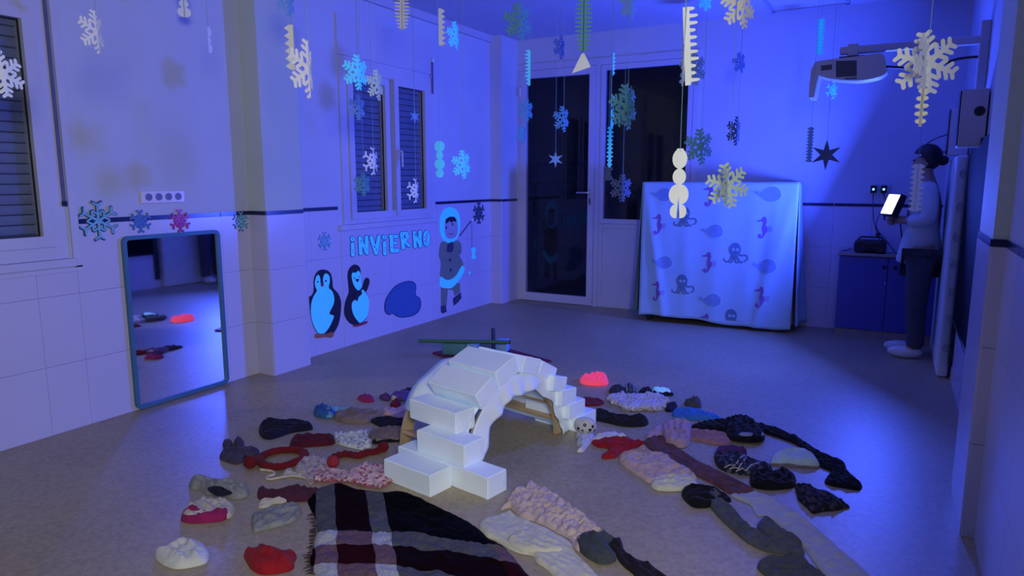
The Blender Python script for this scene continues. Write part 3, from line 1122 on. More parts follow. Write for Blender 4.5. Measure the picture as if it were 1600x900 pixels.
def lump(P, h, wr, fr, z0=.001, edge=None, seed=0, dens=1500, top=None, sm=True, rag=0, fo=1.0):
    """a soft heap of cloth over the floor outline P: rounded edge, folds from noise"""
    if sm:
        P = smooth_poly(P, max(70, 4 * len(P)))
    P = np.array(P)
    if rag:
        P = P + np.array([[noise.noise((p[0] * 60, p[1] * 60, seed)), noise.noise((p[0] * 60, p[1] * 60, seed + 9))] for p in P]) * rag
    lo, hi = P.min(0), P.max(0)
    x, y = P[:, 0], P[:, 1]
    area = .5 * abs(np.dot(x, np.roll(y, 1)) - np.dot(y, np.roll(x, 1)))
    g = max(.0042, math.sqrt(area / dens))
    gx, gy = np.meshgrid(np.arange(lo[0], hi[0], g), np.arange(lo[1], hi[1], g * .87))
    gx = gx + (np.arange(gx.shape[0]) % 2)[:, None] * g * .5
    G = np.stack([gx.ravel(), gy.ravel()], 1)
    A, B = P, np.roll(P, -1, 0)
    inside = np.zeros(len(G), bool)
    for a, b in zip(A, B):
        c = (a[1] > G[:, 1]) != (b[1] > G[:, 1])
        with np.errstate(divide='ignore', invalid='ignore'):
            inside ^= c & (G[:, 0] < (b[0] - a[0]) * (G[:, 1] - a[1]) / (b[1] - a[1]) + a[0])
    G = G[inside]

    def dist(Q):
        d = np.full(len(Q), 9.0)
        for a, b in zip(A, B):
            ab = b - a
            L = ab @ ab
            if L < 1e-14:
                continue
            t = np.clip(((Q - a) @ ab) / L, 0, 1)
            d = np.minimum(d, np.linalg.norm(Q - a - t[:, None] * ab, axis=1))
        return d
    if len(G):
        G = G[dist(G) > g * .45]
    V, T = cdt([tuple(p) for p in P], [tuple(p) for p in G])
    V = np.array(V)
    d = dist(V)
    e = edge or min(max(h * .8, .009), .024)
    # folds run along the length of the piece
    cen = P.mean(0)
    ev, ew = np.linalg.eigh(np.cov((P - cen).T))
    ax, mn = ew[:, 1], ew[:, 0]
    lam = .030 + .014 * ((seed * .37) % 1)
    fa = fo * min(.0055, h * .20) * (1.0 if ev[1] > 2.2 * ev[0] else .7)
    q = np.clip(d / e, 0, 1)
    prof = np.sqrt(np.maximum(0, 1 - (1 - q) ** 2))
    z = np.empty(len(V))
    for i, (px, py) in enumerate(V):
        n1 = noise.noise((px * fr, py * fr, seed * 3.1))
        n2 = noise.noise((px * fr * 2.3 + 5, py * fr * 2.3, seed * 1.7 + 4))
        ridge = 1 - 2 * abs(n1)
        n2 += .7 * (1 - 3 * abs(noise.noise((px * 26 + py * 9, py * 21 - px * 12, seed * 2.3))))
        z[i] = h * (.72 + .28 * noise.noise((px * 6, py * 6, seed + 2.2))) * prof[i] + wr * (ridge * .65 + .5 * n2) * q[i]
        dx_, dy_ = px - cen[0], py - cen[1]
        mm, aa = dx_ * mn[0] + dy_ * mn[1], dx_ * ax[0] + dy_ * ax[1]
        ph = mm / lam + .9 * noise.noise((aa * 5, mm * 4, seed * 5.5)) + .35 * noise.noise((aa * 17, mm * 15, seed * 4.1))
        z[i] += fa * (1 - 2.2 * abs(math.sin(PI * ph)) ** .8) * q[i]
        z[i] += .0022 * noise.noise((px * 55, py * 55, seed)) * q[i]
        if top is not None:
            z[i] += top(px, py) * q[i]
    z = np.maximum(z, .0008 + .002 * prof) + z0
    n = len(P)
    VV = [(a, b, c) for (a, b), c in zip(V, z)]
    # close it underneath
    k = len(VV)
    skirt = [(p[0], p[1], z0 - .0005) for p in P]
    idx = {}
    for i in range(len(V)):
        idx[(round(V[i][0], 7), round(V[i][1], 7))] = i
    fs = list(T)
    mb = MB().add(VV, fs)
    return mb


SEED = [0]


def garment(name, label, cat, P, m, h=.03, wr=.012, fr=14, hz=None, z0=.001, edge=None, group=None, dens=2300, parent=None, sm=True, rag=0, top=None, fo=1.0):
    SEED[0] += 1
    h, wr = h * .74, wr * 1.15
    mb = lump(outline(P, h * .55 if hz is None else hz), h, wr, fr, z0, edge, SEED[0], dens, sm=sm, rag=rag, top=top, fo=fo)
    o = put(name, mb, m, parent, True, label, cat, group, fix=False)
    return o


def floor_tube(name, label, cat, P, m, r, hz=.01, closed=False, flat=.75, parent=None, n=10, wob=.15, group=None, z0=0):
    pts = [fl(x, y, hz) for x, y in P]
    pts = smooth_poly([p[:2] for p in pts], 6 * len(pts), closed)
    rr = [r * (1 + wob * noise.noise((i * .9, r * 99, SEED[0]))) for i in range(len(pts))]
    V = [(p[0], p[1], rr[i] * flat + z0 + .001) for i, p in enumerate(pts)]
    SEED[0] += 1
    return put(name, MB().tube(V, rr, n, closed, flat), m, parent, True, label, cat, group)


def pompom(P, r, m, parent):
    c = fl(*P, r * .8)
    mb = MB().ball((c[0], c[1], r * .93 + .001), r, 3)
    mb.v = [tuple(np.array(v) + np.array(noise.noise_vector(Vector(v) * 90)) * r * .16) for v in mb.v]
    return put('pompom', mb, m, parent, True)


navy = cloth('navy_wool', (.012, .012, .030), 'knit')
blackw = cloth('black_wool', (.008, .008, .012), 'knit')
burg = cloth('burgundy_wool', (.085, .010, .022), 'rib')
redw = cloth('red_wool', (.30, .012, .022), 'knit')
redw2 = cloth('deep_red_wool', (.16, .010, .020), 'knit')
whitew = cloth('white_wool', (.62, .62, .60), 'rib', .08)
creamw = cloth('cream_wool', (.58, .56, .46), 'plain', .08)
creamk = cloth('cream_knit', (.56, .50, .42), 'knit', .10)
greyw = cloth('grey_wool', (.17, .19, .20), 'rib')
greyl = cloth('light_grey_wool', (.26, .27, .27), 'fuzz', .2)
greyd = cloth('charcoal_wool', (.055, .065, .075), 'rib')
greyd2 = cloth('dark_grey_fleece', (.035, .037, .045), 'fuzz')
taupe = cloth('taupe_wool', (.22, .165, .145), 'plain')
pinkp = cloth('pale_pink_wool', (.46, .30, .33), 'plain', .1)
pinkl = cloth('pale_pink_lace', (.56, .44, .43), 'fuzz', .14)
pinkm = cloth('magenta_wool', (.28, .018, .11), 'knit')
purp = cloth('purple_wool', (.09, .03, .12), 'knit')
purpg = cloth('purple_grey_fleece', (.06, .05, .09), 'fuzz', .3)
bluef = cloth('blue_fleece', (.03, .12, .30), 'fuzz')
bluel = cloth('light_blue_fleece', (.16, .36, .50), 'fuzz')
blues = cloth('satin_blue_glow', (.04, .16, .50), 'plain', emit=(.01, .06, .35), estr=.12)  # faint even emission put in for its blue glow
lilac = cloth('lilac_boucle', (.52, .48, .55), 'fuzz')
brown = cloth('brown_fur', (.09, .085, .07), 'fuzz')
neonp = cloth('fluorescent_pink_fleece', (.85, .10, .18), 'plain', .06, emit=(1.0, .06, .11), estr=.55)  # fluorescence under the lamp put in as even emission
neonw = cloth('fluorescent_white_fleece', (.60, .90, .95), 'plain', .05, emit=(.05, .40, .85), estr=.35)  # ultraviolet glow of the cap painted as constant emission
fairisle = cloth('patterned_navy_knit', (.016, .016, .034), 'knit', col2=(.10, .11, .14))
speck = cloth('speckled_dark_knit', (.014, .012, .020), 'knit', col2=(.06, .05, .06))
lilacw = cloth('pale_blue_fleece', (.46, .60, .62), 'plain', .08)

# --- left side
o = garment('knit_hat', 'dark navy knitted beanie lying flat, far left of the igloo', 'hat', C2([(352, 240), (375, 215), (420, 208), (480, 212), (540, 220), (580, 232), (585, 248), (540, 258), (490, 268), (440, 290), (395, 303), (362, 290), (350, 265)]), navy, .055, .006, 10)
o = garment('knit_hat', 'long burgundy stocking hat lying beside a crumpled white knit', 'hat', C2([(485, 335), (495, 295), (530, 278), (580, 275), (640, 278), (678, 282), (680, 318), (620, 330), (560, 335), (500, 340)]), burg, .035, .008)
garment('knit_scarf', 'crumpled white patterned knit between burgundy hat and igloo', 'scarf', C2([(676, 272), (700, 270), (760, 272), (800, 258), (828, 255), (835, 300), (850, 308), (845, 335), (800, 348), (740, 335), (690, 318)]), cloth('white_pattern_knit', (.60, .62, .62), 'fuzz', .1, col2=(.30, .32, .42)), .02, .010, 22, sm=False, rag=.004)
o = garment('fleece_gloves', 'pair of dark purple-blue fleece gloves with rounded fingertips', 'gloves', C2([(178, 365), (195, 345), (230, 335), (290, 332), (330, 335), (352, 348), (345, 365), (310, 375), (280, 400), (250, 412), (205, 398), (180, 385)]), purpg, .04, .010, 18)
for (cx, cy) in ((213, 318), (262, 315)):
    garment('finger', None, None, C2(dot((cx, cy), 24, 12, 26)), purpg, .045, .004, parent=o)
garment('cuff', None, None, C2([(270, 378), (330, 340), (350, 345), (348, 362), (310, 376), (285, 398)]), navy, .03, .004, parent=o, z0=.004)
o = floor_tube('ring_scarf', 'dark red loop scarf with pompom end, left of the cream bonnet', 'scarf', C2([(352, 398), (372, 375), (420, 356), (500, 350), (548, 362), (545, 386), (500, 408), (440, 425), (385, 420)]), redw2, .020, closed=True)
pompom(C2([(312, 404)])[0], .030, redw2, o)
o = garment('baby_bonnet', 'cream speckled knitted bonnet with a long tie string', 'hat', C2([(508, 425), (530, 388), (570, 368), (620, 366), (650, 380), (657, 410), (640, 440), (605, 455), (590, 490), (572, 497), (545, 465), (515, 445)]), cloth('cream_speckled_knit', (.50, .42, .40), 'knit', .1, col2=(.30, .20, .26)), .05, .006)
garment('ear_flap', None, None, C2([(455, 468), (460, 440), (475, 425), (497, 424), (503, 440), (535, 440), (545, 470), (520, 462), (490, 465)]), creamk, .02, .006, parent=o)
floor_tube('tie_string', None, None, C2([(357, 434), (385, 437), (412, 443), (418, 455), (395, 463), (383, 472), (400, 477), (440, 470), (500, 462), (550, 470), (580, 482)]), creamk, .006, .004, parent=o, flat=.9, wob=.1)
o = floor_tube('twisted_scarf', 'bright red twisted scarf with a pompom at each end', 'scarf', C2([(675, 388), (700, 375), (735, 368), (790, 375), (830, 362), (870, 356), (895, 340)]), redw2, .019, wob=.45)
pompom(C2([(897, 336)])[0], .026, redw2, o)
pompom(C2([(676, 402)])[0], .028, cloth('coral_red_wool', (.34, .03, .05), 'knit'), o)


def bobbly(label, P, m, mb_, seed, r=(.010, .016), n=300, h=.018):
    o = garment('bobble_scarf', label, 'scarf', P, m, h, .004)
    Q = np.array(outline(P, h * .5))
    lo, hi = Q.min(0), Q.max(0)
    rnd = random.Random(seed)
    b = MB()
    A, B = Q, np.roll(Q, -1, 0)
    k = 0
    placed = []
    tries = 0
    while k < n and tries < 9000:
        tries += 1
        p = np.array([rnd.uniform(lo[0], hi[0]), rnd.uniform(lo[1], hi[1])])
        c = False
        for a, q in zip(A, B):
            if (a[1] > p[1]) != (q[1] > p[1]) and p[0] < (q[0] - a[0]) * (p[1] - a[1]) / (q[1] - a[1]) + a[0]:
                c = not c
        rr = rnd.uniform(*r)
        if c and all((p[0] - s[0]) ** 2 + (p[1] - s[1]) ** 2 > (rr * 1.1) ** 2 for s in placed):
            a = rnd.uniform(0, PI)
            b.tube([(p[0] - rr * math.cos(a), p[1] - rr * math.sin(a), h * .55), (p[0] - rr * .5 * math.cos(a), p[1] - rr * .5 * math.sin(a), h * .7 + rr * .45), (p[0] + rr * .5 * math.cos(a), p[1] + rr * .5 * math.sin(a), h * .7 + rr * .45), (p[0] + rr * math.cos(a), p[1] + rr * math.sin(a), h * .55)], [rr * .45, rr * .6, rr * .6, rr * .45], 7)
            placed.append(p)
            k += 1
    q = put('bobbles', b, mb_, o, True)
    q['kind'] = 'stuff'
    return o


bobbly('pink and white bobbly pompom-yarn scarf touching the plaid blanket', C2([(600, 450), (640, 435), (700, 440), (740, 455), (820, 412), (890, 418), (905, 450), (932, 480), (925, 495), (885, 518), (830, 513), (760, 495), (720, 488), (640, 490), (600, 485)]), cloth('rose_boucle', (.34, .10, .17), 'fuzz'), cloth('rose_white_boucle', (.58, .40, .46), 'fuzz', .3, col2=(.40, .10, .18)), 5, (.010, .015), 260)
garment('wool_mitten', 'mottled grey-blue knit mitten lying behind the striped pink hat', 'mitten', C2([(42, 490), (60, 468), (110, 462), (160, 478), (230, 480), (290, 500), (310, 535), (290, 555), (240, 565), (180, 545), (120, 540), (90, 515), (55, 512)]), greyl, .035, .012, 16)
o = garment('striped_hat', 'magenta, cream and navy colour-blocked knit hat on the floor at left', 'hat', C2([(10, 640), (30, 600), (70, 572), (110, 542), (140, 560), (190, 552), (235, 570), (243, 600), (225, 640), (160, 660), (90, 668), (20, 662)]), creamk, .055, .008, 14)
garment('pink_band', None, None, C2([(8, 655), (18, 612), (45, 590), (85, 590), (118, 612), (145, 622), (185, 592), (215, 605), (222, 625), (195, 652), (150, 664), (60, 672)]), pinkm, .062, .007, parent=o)
garment('navy_crown', None, None, C2([(125, 543), (180, 540), (228, 562), (232, 572), (190, 584), (160, 580)]), navy, .024, .006, z0=.034, parent=o)
o = garment('beret', 'round white ribbed knit beret, front left on the floor', 'hat', C3([(105, 715), (130, 680), (190, 670), (240, 615), (320, 590), (410, 590), (480, 620), (520, 670), (535, 720), (510, 790), (420, 830), (280, 852), (190, 820), (130, 770)]), whitew, .06, .012, 14, edge=.05)
garment('brim_fold', None, None, C3([(140, 745), (200, 730), (300, 745), (420, 760), (525, 725), (510, 790), (420, 828), (280, 848), (190, 816), (140, 775)]), whitew, .035, .004, parent=o)
o = garment('knit_hat', 'bright red fleece hat, front left beside the plaid blanket', 'hat', C3([(802, 700), (850, 665), (890, 680), (920, 642), (1000, 650), (1060, 670), (1130, 700), (1215, 710), (1200, 770), (1190, 840), (1100, 880), (950, 895), (870, 850), (830, 780)]), redw, .065, .016, 12, edge=.045)
garment('brim_fold', None, None, C3([(802, 702), (860, 720), (960, 770), (1060, 740), (1130, 705), (1215, 712), (1200, 775), (1190, 840), (1100, 880), (950, 893), (870, 850), (828, 780)]), redw, .05, .010, parent=o, edge=.03)
garment('wool_mitten', 'plain light grey knit piece with a tiny glinting button, left of the blanket fringe', 'mitten', C3([(865, 430), (910, 405), (1010, 370), (1100, 350), (1220, 330), (1260, 400), (1230, 450), (1180, 480), (1060, 520), (960, 545), (875, 555)]), greyl, .022, .008)
garment('knit_scarf', 'folded burgundy scarf leading up to the plaid blanket corner', 'scarf', C3([(910, 240), (930, 210), (1000, 228), (1100, 215), (1200, 200), (1290, 220), (1380, 205), (1400, 260), (1340, 310), (1240, 325), (1150, 325), (1060, 300), (990, 290), (920, 300)]), cloth('plum_wool', (.075, .020, .045), 'knit'), .025, .014, 20)
garment('woolly_beanie', 'small cream and fur-edged cap under the burgundy scarf', 'hat', C3([(915, 340), (940, 300), (1010, 285), (1140, 295), (1100, 325), (1040, 330), (990, 365), (925, 375)]), creamk, .03, .008)
o = garment('fleece_mitten', 'blue mitten with light blue cuff, at the far left of the clothes', 'mitten', C8([(350, 400), (355, 320), (390, 290), (450, 290), (520, 310), (570, 340), (590, 380), (560, 430), (555, 442), (480, 450), (400, 435)]), bluef, .05, .006)
garment('cuff', None, None, C8([(470, 335), (540, 325), (620, 335), (715, 325), (722, 342), (640, 358), (585, 372), (555, 442), (478, 446)]), bluel, .035, .008, parent=o, z0=.008)
garment('knit_scarf', 'taupe knit scarf folded behind the white patterned knit', 'scarf', C8([(565, 430), (600, 385), (700, 360), (820, 340), (900, 340), (1000, 360), (1080, 390), (1070, 420), (1000, 440), (940, 490), (840, 505), (700, 495), (600, 465)]), taupe, .045, .012, 12)
garment('knit_scarf', 'pale pink scarf running out from behind the igloo plywood edge', 'scarf', C8([(1085, 370), (1120, 335), (1220, 345), (1300, 310), (1380, 250), (1440, 200), (1470, 250), (1430, 330), (1330, 360), (1250, 385), (1180, 410), (1100, 405)]), pinkp, .03, .008)
garment('wool_mitten', 'pale mauve knit mitten under the end of the pale pink scarf', 'mitten', C8([(1210, 430), (1260, 395), (1350, 375), (1420, 360), (1400, 420), (1280, 445)]), cloth('mauve_wool', (.30, .20, .27), 'plain'), .02, .005)
garment('wool_mitten', 'navy blue knit mitten beside the igloo, next to taupe scarf', 'mitten', C8([(960, 460), (1040, 430), (1140, 420), (1240, 445), (1330, 455), (1320, 510), (1250, 520), (1150, 520), (1080, 540), (1030, 515)]), navy, .04, .010)
o = garment('knit_scarf', 'greyish taupe scarf with dark fringe at the plywood edge', 'scarf', C8([(950, 600), (1000, 560), (1100, 540), (1200, 530), (1340, 540), (1320, 650), (1280, 690), (1150, 705), (1000, 725), (990, 690), (955, 670)]), taupe, .028, .012, 16)
garment('dark_end', None, None, C8([(990, 690), (1100, 690), (1200, 672), (1320, 650), (1300, 690), (1150, 708), (1000, 728)]), blackw, .02, .005, parent=o, z0=.004)
garment('baby_mitten', 'tiny pink baby mitten lying alone behind the taupe scarf', 'mitten', C8([(815, 220), (860, 190), (960, 180), (1000, 235), (990, 265), (890, 272), (850, 250)]), pinkm, .03, .008)
garment('wool_mitten', 'small purple knit mitten at the left end of the small pile', 'mitten', C8([(1055, 200), (1110, 180), (1160, 170), (1185, 220), (1150, 260), (1090, 245)]), purp, .035, .010)
o = garment('wool_mitten', 'purple mitten with white cuff in the small pile behind the igloo', 'mitten', C8([(1180, 190), (1240, 150), (1380, 140), (1390, 200), (1330, 260), (1260, 250), (1190, 235)]), cloth('violet_wool', (.12, .07, .22), 'knit'), .04, .010)
garment('white_cuff', None, None, C8([(1180, 200), (1215, 190), (1265, 220), (1255, 250), (1195, 245)]), creamk, .045, .005, parent=o)
garment('baby_mitten', 'small crimson mitten in front of the purple mittens', 'mitten', C8([(1170, 290), (1200, 240), (1270, 230), (1290, 290), (1240, 325), (1190, 320)]), redw2, .035, .006)
garment('knit_scarf', 'dark plum scarf at the back of the small pile', 'scarf', C8([(1280, 160), (1370, 110), (1460, 95), (1480, 150), (1390, 200)]), cloth('dark_plum_wool', (.03, .018, .04), 'knit'), .03, .008)

# --- the plaid blanket
PL = C4([(80, 240), (130, 180), (200, 150), (290, 135), (380, 165), (480, 178), (560, 190), (680, 190), (800, 230), (900, 280), (980, 320), (1080, 370), (1150, 420), (1230, 490), (1300, 530), (1370, 600), (1440, 690), (1500, 760), (1580, 880), (700, 930), (120, 900), (130, 720), (95, 640), (112, 560), (130, 480), (140, 420), (120, 330)])


def plaid_mat():
    m = bpy.data.materials.new('plaid_wool')
    nt, b = nodes_of(m)
    b.inputs['Roughness'].default_value = .95
    b.inputs['Specular IOR Level'].default_value = .1
    uv = nt.nodes.new('ShaderNodeUVMap')
    uv.uv_map = 'weave'
    nz = nt.nodes.new('ShaderNodeTexNoise')
    nz.inputs['Scale'].default_value = 7
    sep = nt.nodes.new('ShaderNodeSeparateXYZ')
    nt.links.new(uv.outputs[0], sep.inputs[0])

    def stripes(sock, stops):
        r = nt.nodes.new('ShaderNodeValToRGB')
        r.color_ramp.interpolation = 'CONSTANT'
        e = r.color_ramp.elements
        while len(e) > 1:
            e.remove(e[-1])
        e[0].position, e[0].color = stops[0][0], (*stops[0][1], 1)
        for p, c in stops[1:]:
            q = e.new(p)
            q.color = (*c, 1)
        nt.links.new(sock, r.inputs[0])
        return r.outputs[0]
    K, W, B = (.030, .036, .085), (.88, .88, .90), (.26, .03, .10)
    a = stripes(sep.outputs['X'], [(0, K), (.021, W), (.098, B), (.228, W), (.300, K), (.66, B)])
    c = stripes(sep.outputs['Y'], [(0, K), (.287, W), (.388, B), (.51, W), (.60, B), (.70, K)])
    mx = nt.nodes.new('ShaderNodeMix')
    mx.data_type = 'RGBA'
    mx.inputs['Factor'].default_value = .5
    nt.links.new(a, mx.inputs['A'])
    nt.links.new(c, mx.inputs['B'])
    # a coarse weave shows in the relief and faintly in the colour
    v = tex(nt, 'ShaderNodeTexNoise', 160, Detail=3.0)
    mm = nt.nodes.new('ShaderNodeMix')
    mm.data_type = 'RGBA'
    mm.blend_type = 'MULTIPLY'
    mm.inputs['Factor'].default_value = .45
    nt.links.new(mx.outputs['Result'], mm.inputs['A'])
    nt.links.new(v.outputs['Fac'], mm.inputs['B'])
    gm = nt.nodes.new('ShaderNodeGamma')
    gm.inputs['Gamma'].default_value = 2.3
    nt.links.new(mm.outputs['Result'], gm.inputs[0])
    nt.links.new(gm.outputs[0], b.inputs['Base Color'])
    bp = nt.nodes.new('ShaderNodeBump')
    bp.inputs['Strength'].default_value = .5
    bp.inputs['Distance'].default_value = .003
    nt.links.new(v.outputs['Fac'], bp.inputs['Height'])
    nt.links.new(bp.outputs[0], b.inputs['Normal'])
    return m


o = garment('plaid_blanket', 'big plaid wool blanket, navy, burgundy, grey and white, in front of the igloo', 'blanket', PL, plaid_mat(), .020, .009, 8, hz=.01, dens=4600, edge=.03, rag=.005, fo=.5)
uvl = o.data.uv_layers.new(name='weave')
b0 = fl(*C4([(100, 240)])[0])[:2]
bR = fl(*C4([(1500, 240)])[0])[:2]
ex_ = RGT[:2] / np.linalg.norm(RGT[:2])
ey_ = np.array([ex_[1], -ex_[0]])
loc_ = ORIG[o.name]
# the weave: u across the cloth, v towards the viewer; folds pull the threads out of line
pts_ = np.array([v.co[:] for v in o.data.vertices])[:, :2] + loc_[:2]
u_ = (pts_ - b0) @ ex_
v_ = (pts_ - b0) @ ey_
for lp_ in o.data.loops:
    i = lp_.vertex_index
    uu, vv = u_[i], v_[i]
    f = max(0, uu - .40)
    wob = noise.noise((uu * 5, vv * 5, 3)) * .05 * min(1, f * 5)
    uvl.data[lp_.index].uv = (max(.001, uu - .27 * vv + .006 * noise.noise((vv * 12, 1, 2)) + wob * .5), max(.001, vv - f * .26 + wob + .010 * noise.noise((uu * 12, 3, 4))))
fr = MB()
rnd = random.Random(3)
for (a, b) in ((C4([(130, 480)])[0], C4([(112, 560)])[0]), (C4([(112, 560)])[0], C4([(95, 640)])[0]), (C4([(95, 640)])[0], C4([(128, 720)])[0]), (C4([(118, 330)])[0], C4([(138, 420)])[0]), (C4([(138, 420)])[0], C4([(130, 480)])[0])):
    for i in range(9):
        t = (i + rnd.random()) / 9
        p = fl(a[0] + (b[0] - a[0]) * t, a[1] + (b[1] - a[1]) * t)
        d = -np.array([*ex_, 0]) + np.array([rnd.uniform(-.5, .5), rnd.uniform(-.5, .5), 0])
        fr.tube([p + np.array([0, 0, .006]), p + d * .010 + np.array([0, 0, .005]), p + d * .02 + np.array([0, 0, .002])], [.0022, .002, .001], 5)
q = put('fringe', fr, cloth('fringe_wool', (.05, .03, .05), 'plain'), o, True)
q['kind'] = 'stuff'

# --- front middle
garment('lace_scarf', 'pale pink crumpled lace scarf in the front middle, right of the igloo mouth', 'scarf', C5([(205, 385), (250, 330), (310, 240), (400, 195), (460, 158), (520, 200), (620, 240), (720, 320), (820, 400), (900, 460), (1000, 545), (930, 560), (860, 600), (830, 710), (780, 680), (750, 620), (650, 560), (560, 510), (470, 470), (400, 455), (350, 430), (290, 365), (260, 365)]), pinkl, .024, .016, 20, dens=4200, rag=.005)
o = garment('wool_scarf', 'wide cream wool scarf lying beside the plaid blanket edge', 'scarf', C5([(40, 510), (80, 450), (190, 420), (290, 390), (340, 430), (470, 480), (580, 530), (680, 590), (760, 640), (800, 720), (880, 800), (960, 900), (1050, 1010), (720, 1010), (620, 900), (560, 840), (490, 790), (460, 740), (360, 720), (270, 680), (180, 620), (90, 580)]), creamw, .022, .004, 7, dens=2400, fo=.45)
garment('folded_over_end', None, None, C5([(265, 640), (300, 585), (400, 560), (500, 570), (600, 600), (670, 650), (700, 720), (640, 740), (560, 745), (450, 738), (340, 705)]), creamw, .03, .005, 8, z0=.010, parent=o, fo=.4)
o = garment('knit_hat', 'charcoal ribbed beanie at the end of the lace scarf', 'hat', C5([(800, 600), (840, 560), (910, 535), (960, 555), (1030, 550), (1080, 575), (1110, 610), (1060, 650), (1100, 720), (1115, 770), (1080, 810), (1000, 820), (910, 770), (840, 690)]), greyd, .055, .010, 12, edge=.05, z0=.004)
garment('brim_fold', None, None, C5([(800, 605), (845, 600), (900, 640), (960, 690), (1060, 720), (1115, 770), (1080, 810), (1000, 820), (905, 768), (835, 690)]), greyd, .06, .004, parent=o, edge=.03, z0=.004)
garment('wool_scarf', 'black scarf running toward the viewer from the charcoal beanie', 'scarf', C5([(1030, 625), (1140, 605), (1165, 640), (1180, 700), (1250, 760), (1380, 820), (1480, 890), (1620, 1010), (1360, 1010), (1250, 890), (1180, 830), (1130, 770), (1100, 700), (1040, 650)]), cloth('black_purple_wool', (.016, .010, .020), 'rib'), .028, .010, 14, z0=.003)

# --- right side
o = garment('fleece_hat', 'glowing fluorescent pink fleece hat behind the igloo steps', 'hat', C6([(130, 155), (160, 128), (230, 120), (320, 122), (345, 150), (350, 200), (300, 215), (200, 212), (145, 190)]), neonp, .055, .016, 18)
garment('fur_hat', 'dark grey fuzzy hat right of the fluorescent pink hat', 'hat', C6([(360, 240), (390, 210), (450, 205), (480, 230), (470, 280), (400, 290), (362, 265)]), greyd2, .045, .010)
o = garment('wool_mitten', 'grey striped mitten between the fuzzy hat and black mitten', 'mitten', C6([(480, 220), (500, 200), (545, 205), (570, 235), (560, 290), (500, 295), (478, 265)]), greyd, .04, .008)
for x in (495, 525, 552):
    garment('stripe', None, None, C6(capsule((x - 5, 222), (x + 2, 280), 7)), greyl, .010, .001, z0=.024, parent=o, fo=0)
garment('wool_mitten', 'black mitten tucked under the glowing white cap', 'mitten', C6([(592, 250), (630, 220), (680, 222), (700, 260), (710, 295), (640, 295), (600, 275)]), blackw, .04, .008)
o = garment('woolly_beanie', 'glowing cyan-white cap with navy edge, at the far right row', 'hat', C6([(700, 225), (760, 230), (830, 250), (860, 275), (850, 295), (740, 295), (712, 270)]), navy, .03, .005)
garment('white_crown', None, None, C6([(700, 225), (760, 230), (830, 252), (845, 275), (835, 288), (745, 288), (715, 265)]), neonw, .045, .010, parent=o)
bobbly('lilac-white bobbly scarf in front of the dark mittens', C6([(370, 310), (470, 290), (560, 300), (650, 290), (730, 295), (800, 330), (800, 390), (740, 412), (640, 405), (560, 415), (470, 400), (430, 370), (380, 350)]), lilac, cloth('lilac_white_boucle', (.58, .55, .62), 'fuzz'), 8, (.016, .024), 190)
garment('flat_beret', 'flat dark red beret partly hidden by the igloo steps', 'hat', C6([(150, 305), (220, 305), (290, 320), (320, 345), (290, 370), (220, 375), (150, 370)]), redw2, .022, .004)
garment('wool_scarf', 'thick black scarf curving out from the igloo foot', 'scarf', C6([(248, 400), (290, 390), (340, 410), (420, 445), (520, 455), (590, 440), (640, 455), (668, 495), (640, 530), (540, 540), (440, 530), (350, 505), (290, 490), (250, 470)]), cloth('black_grey_wool', (.014, .014, .018), 'rib'), .04, .010)
plush = cloth('white_plush', (.60, .60, .60), 'fuzz', .08)
o = garment('animal_hat', 'white animal hat with black round eyes leaning on the igloo foot', 'hat', C6([(96, 585), (160, 570), (240, 580), (225, 640), (190, 690), (155, 735), (105, 735), (128, 705), (100, 665), (112, 620)]), plush, .04, .008)
hc = fl(*C6([(170, 592)])[0], 0)
hc = np.array([hc[0], hc[1], .048])
hr = .048
bl = MB().ball(hc, hr, 3, (1.25, .95, .92))
bl.v = [tuple(np.array(v) + np.array(noise.noise_vector(Vector(v) * 60)) * .003) for v in bl.v]
put('head', bl, plush, o, True)
for (x, y, r) in ((152, 523, 17), (222, 535, 16), (100, 558, 15), (196, 560, 17), (135, 568, 11), (252, 572, 10)):
    # on the near side of the plush head
    a_, b_ = (x - 172) / 88 * 1.02, (548 - y) / 52 * .8
    d_ = np.array([RGT[0] * math.sin(a_) - FWD[0] * math.cos(a_), RGT[1] * math.sin(a_) - FWD[1] * math.cos(a_), 0])
    d_ = d_ / np.linalg.norm(d_) * math.cos(b_) + np.array([0, 0, math.sin(b_)])
    p = hc + d_ * hr * np.array([1.23, .94, .90])
    e = put('eye', MB().ball(p, r / 5 * .0026, 2), blackw, o, True)
    put('highlight', MB().ball(p + d_ * r / 5 * .0019, r / 5 * .0011, 1), whitew, e, True)
garment('white_scarf', 'thin white scarf behind the red scarf, next to the animal hat', 'scarf', C6([(225, 625), (290, 585), (380, 575), (470, 590), (490, 606), (420, 618), (320, 630), (240, 650)]), whitew, .02, .006)
garment('wool_scarf', 'bright red knit scarf lying in front of the white animal hat', 'scarf', C6([(220, 645), (280, 635), (350, 615), (440, 612), (540, 640), (620, 650), (640, 665), (560, 690), (500, 715), (440, 745), (410, 780), (320, 790), (300, 770), (345, 735), (350, 700), (270, 685)]), redw, .035, .012)
garment('fur_mitten', 'small fuzzy brown-grey mitten behind the blue satin scarf', 'mitten', C6([(945, 345), (980, 310), (1060, 305), (1080, 350), (1070, 395), (1010, 385), (960, 370)]), brown, .04, .014, 30)
garment('wool_mitten', 'dark blue mitten at the left end of the blue satin scarf', 'mitten', C6([(800, 365), (830, 340), (885, 345), (890, 380), (850, 420), (800, 415)]), navy, .04, .006)
garment('satin_scarf', 'shiny bright blue scarf lying behind the folded pink scarf', 'scarf', C6([(850, 420), (880, 385), (940, 390), (1000, 395), (1080, 410), (1150, 440), (1225, 465), (1190, 490), (1080, 485), (980, 480), (890, 465), (855, 445)]), blues, .03, .012)
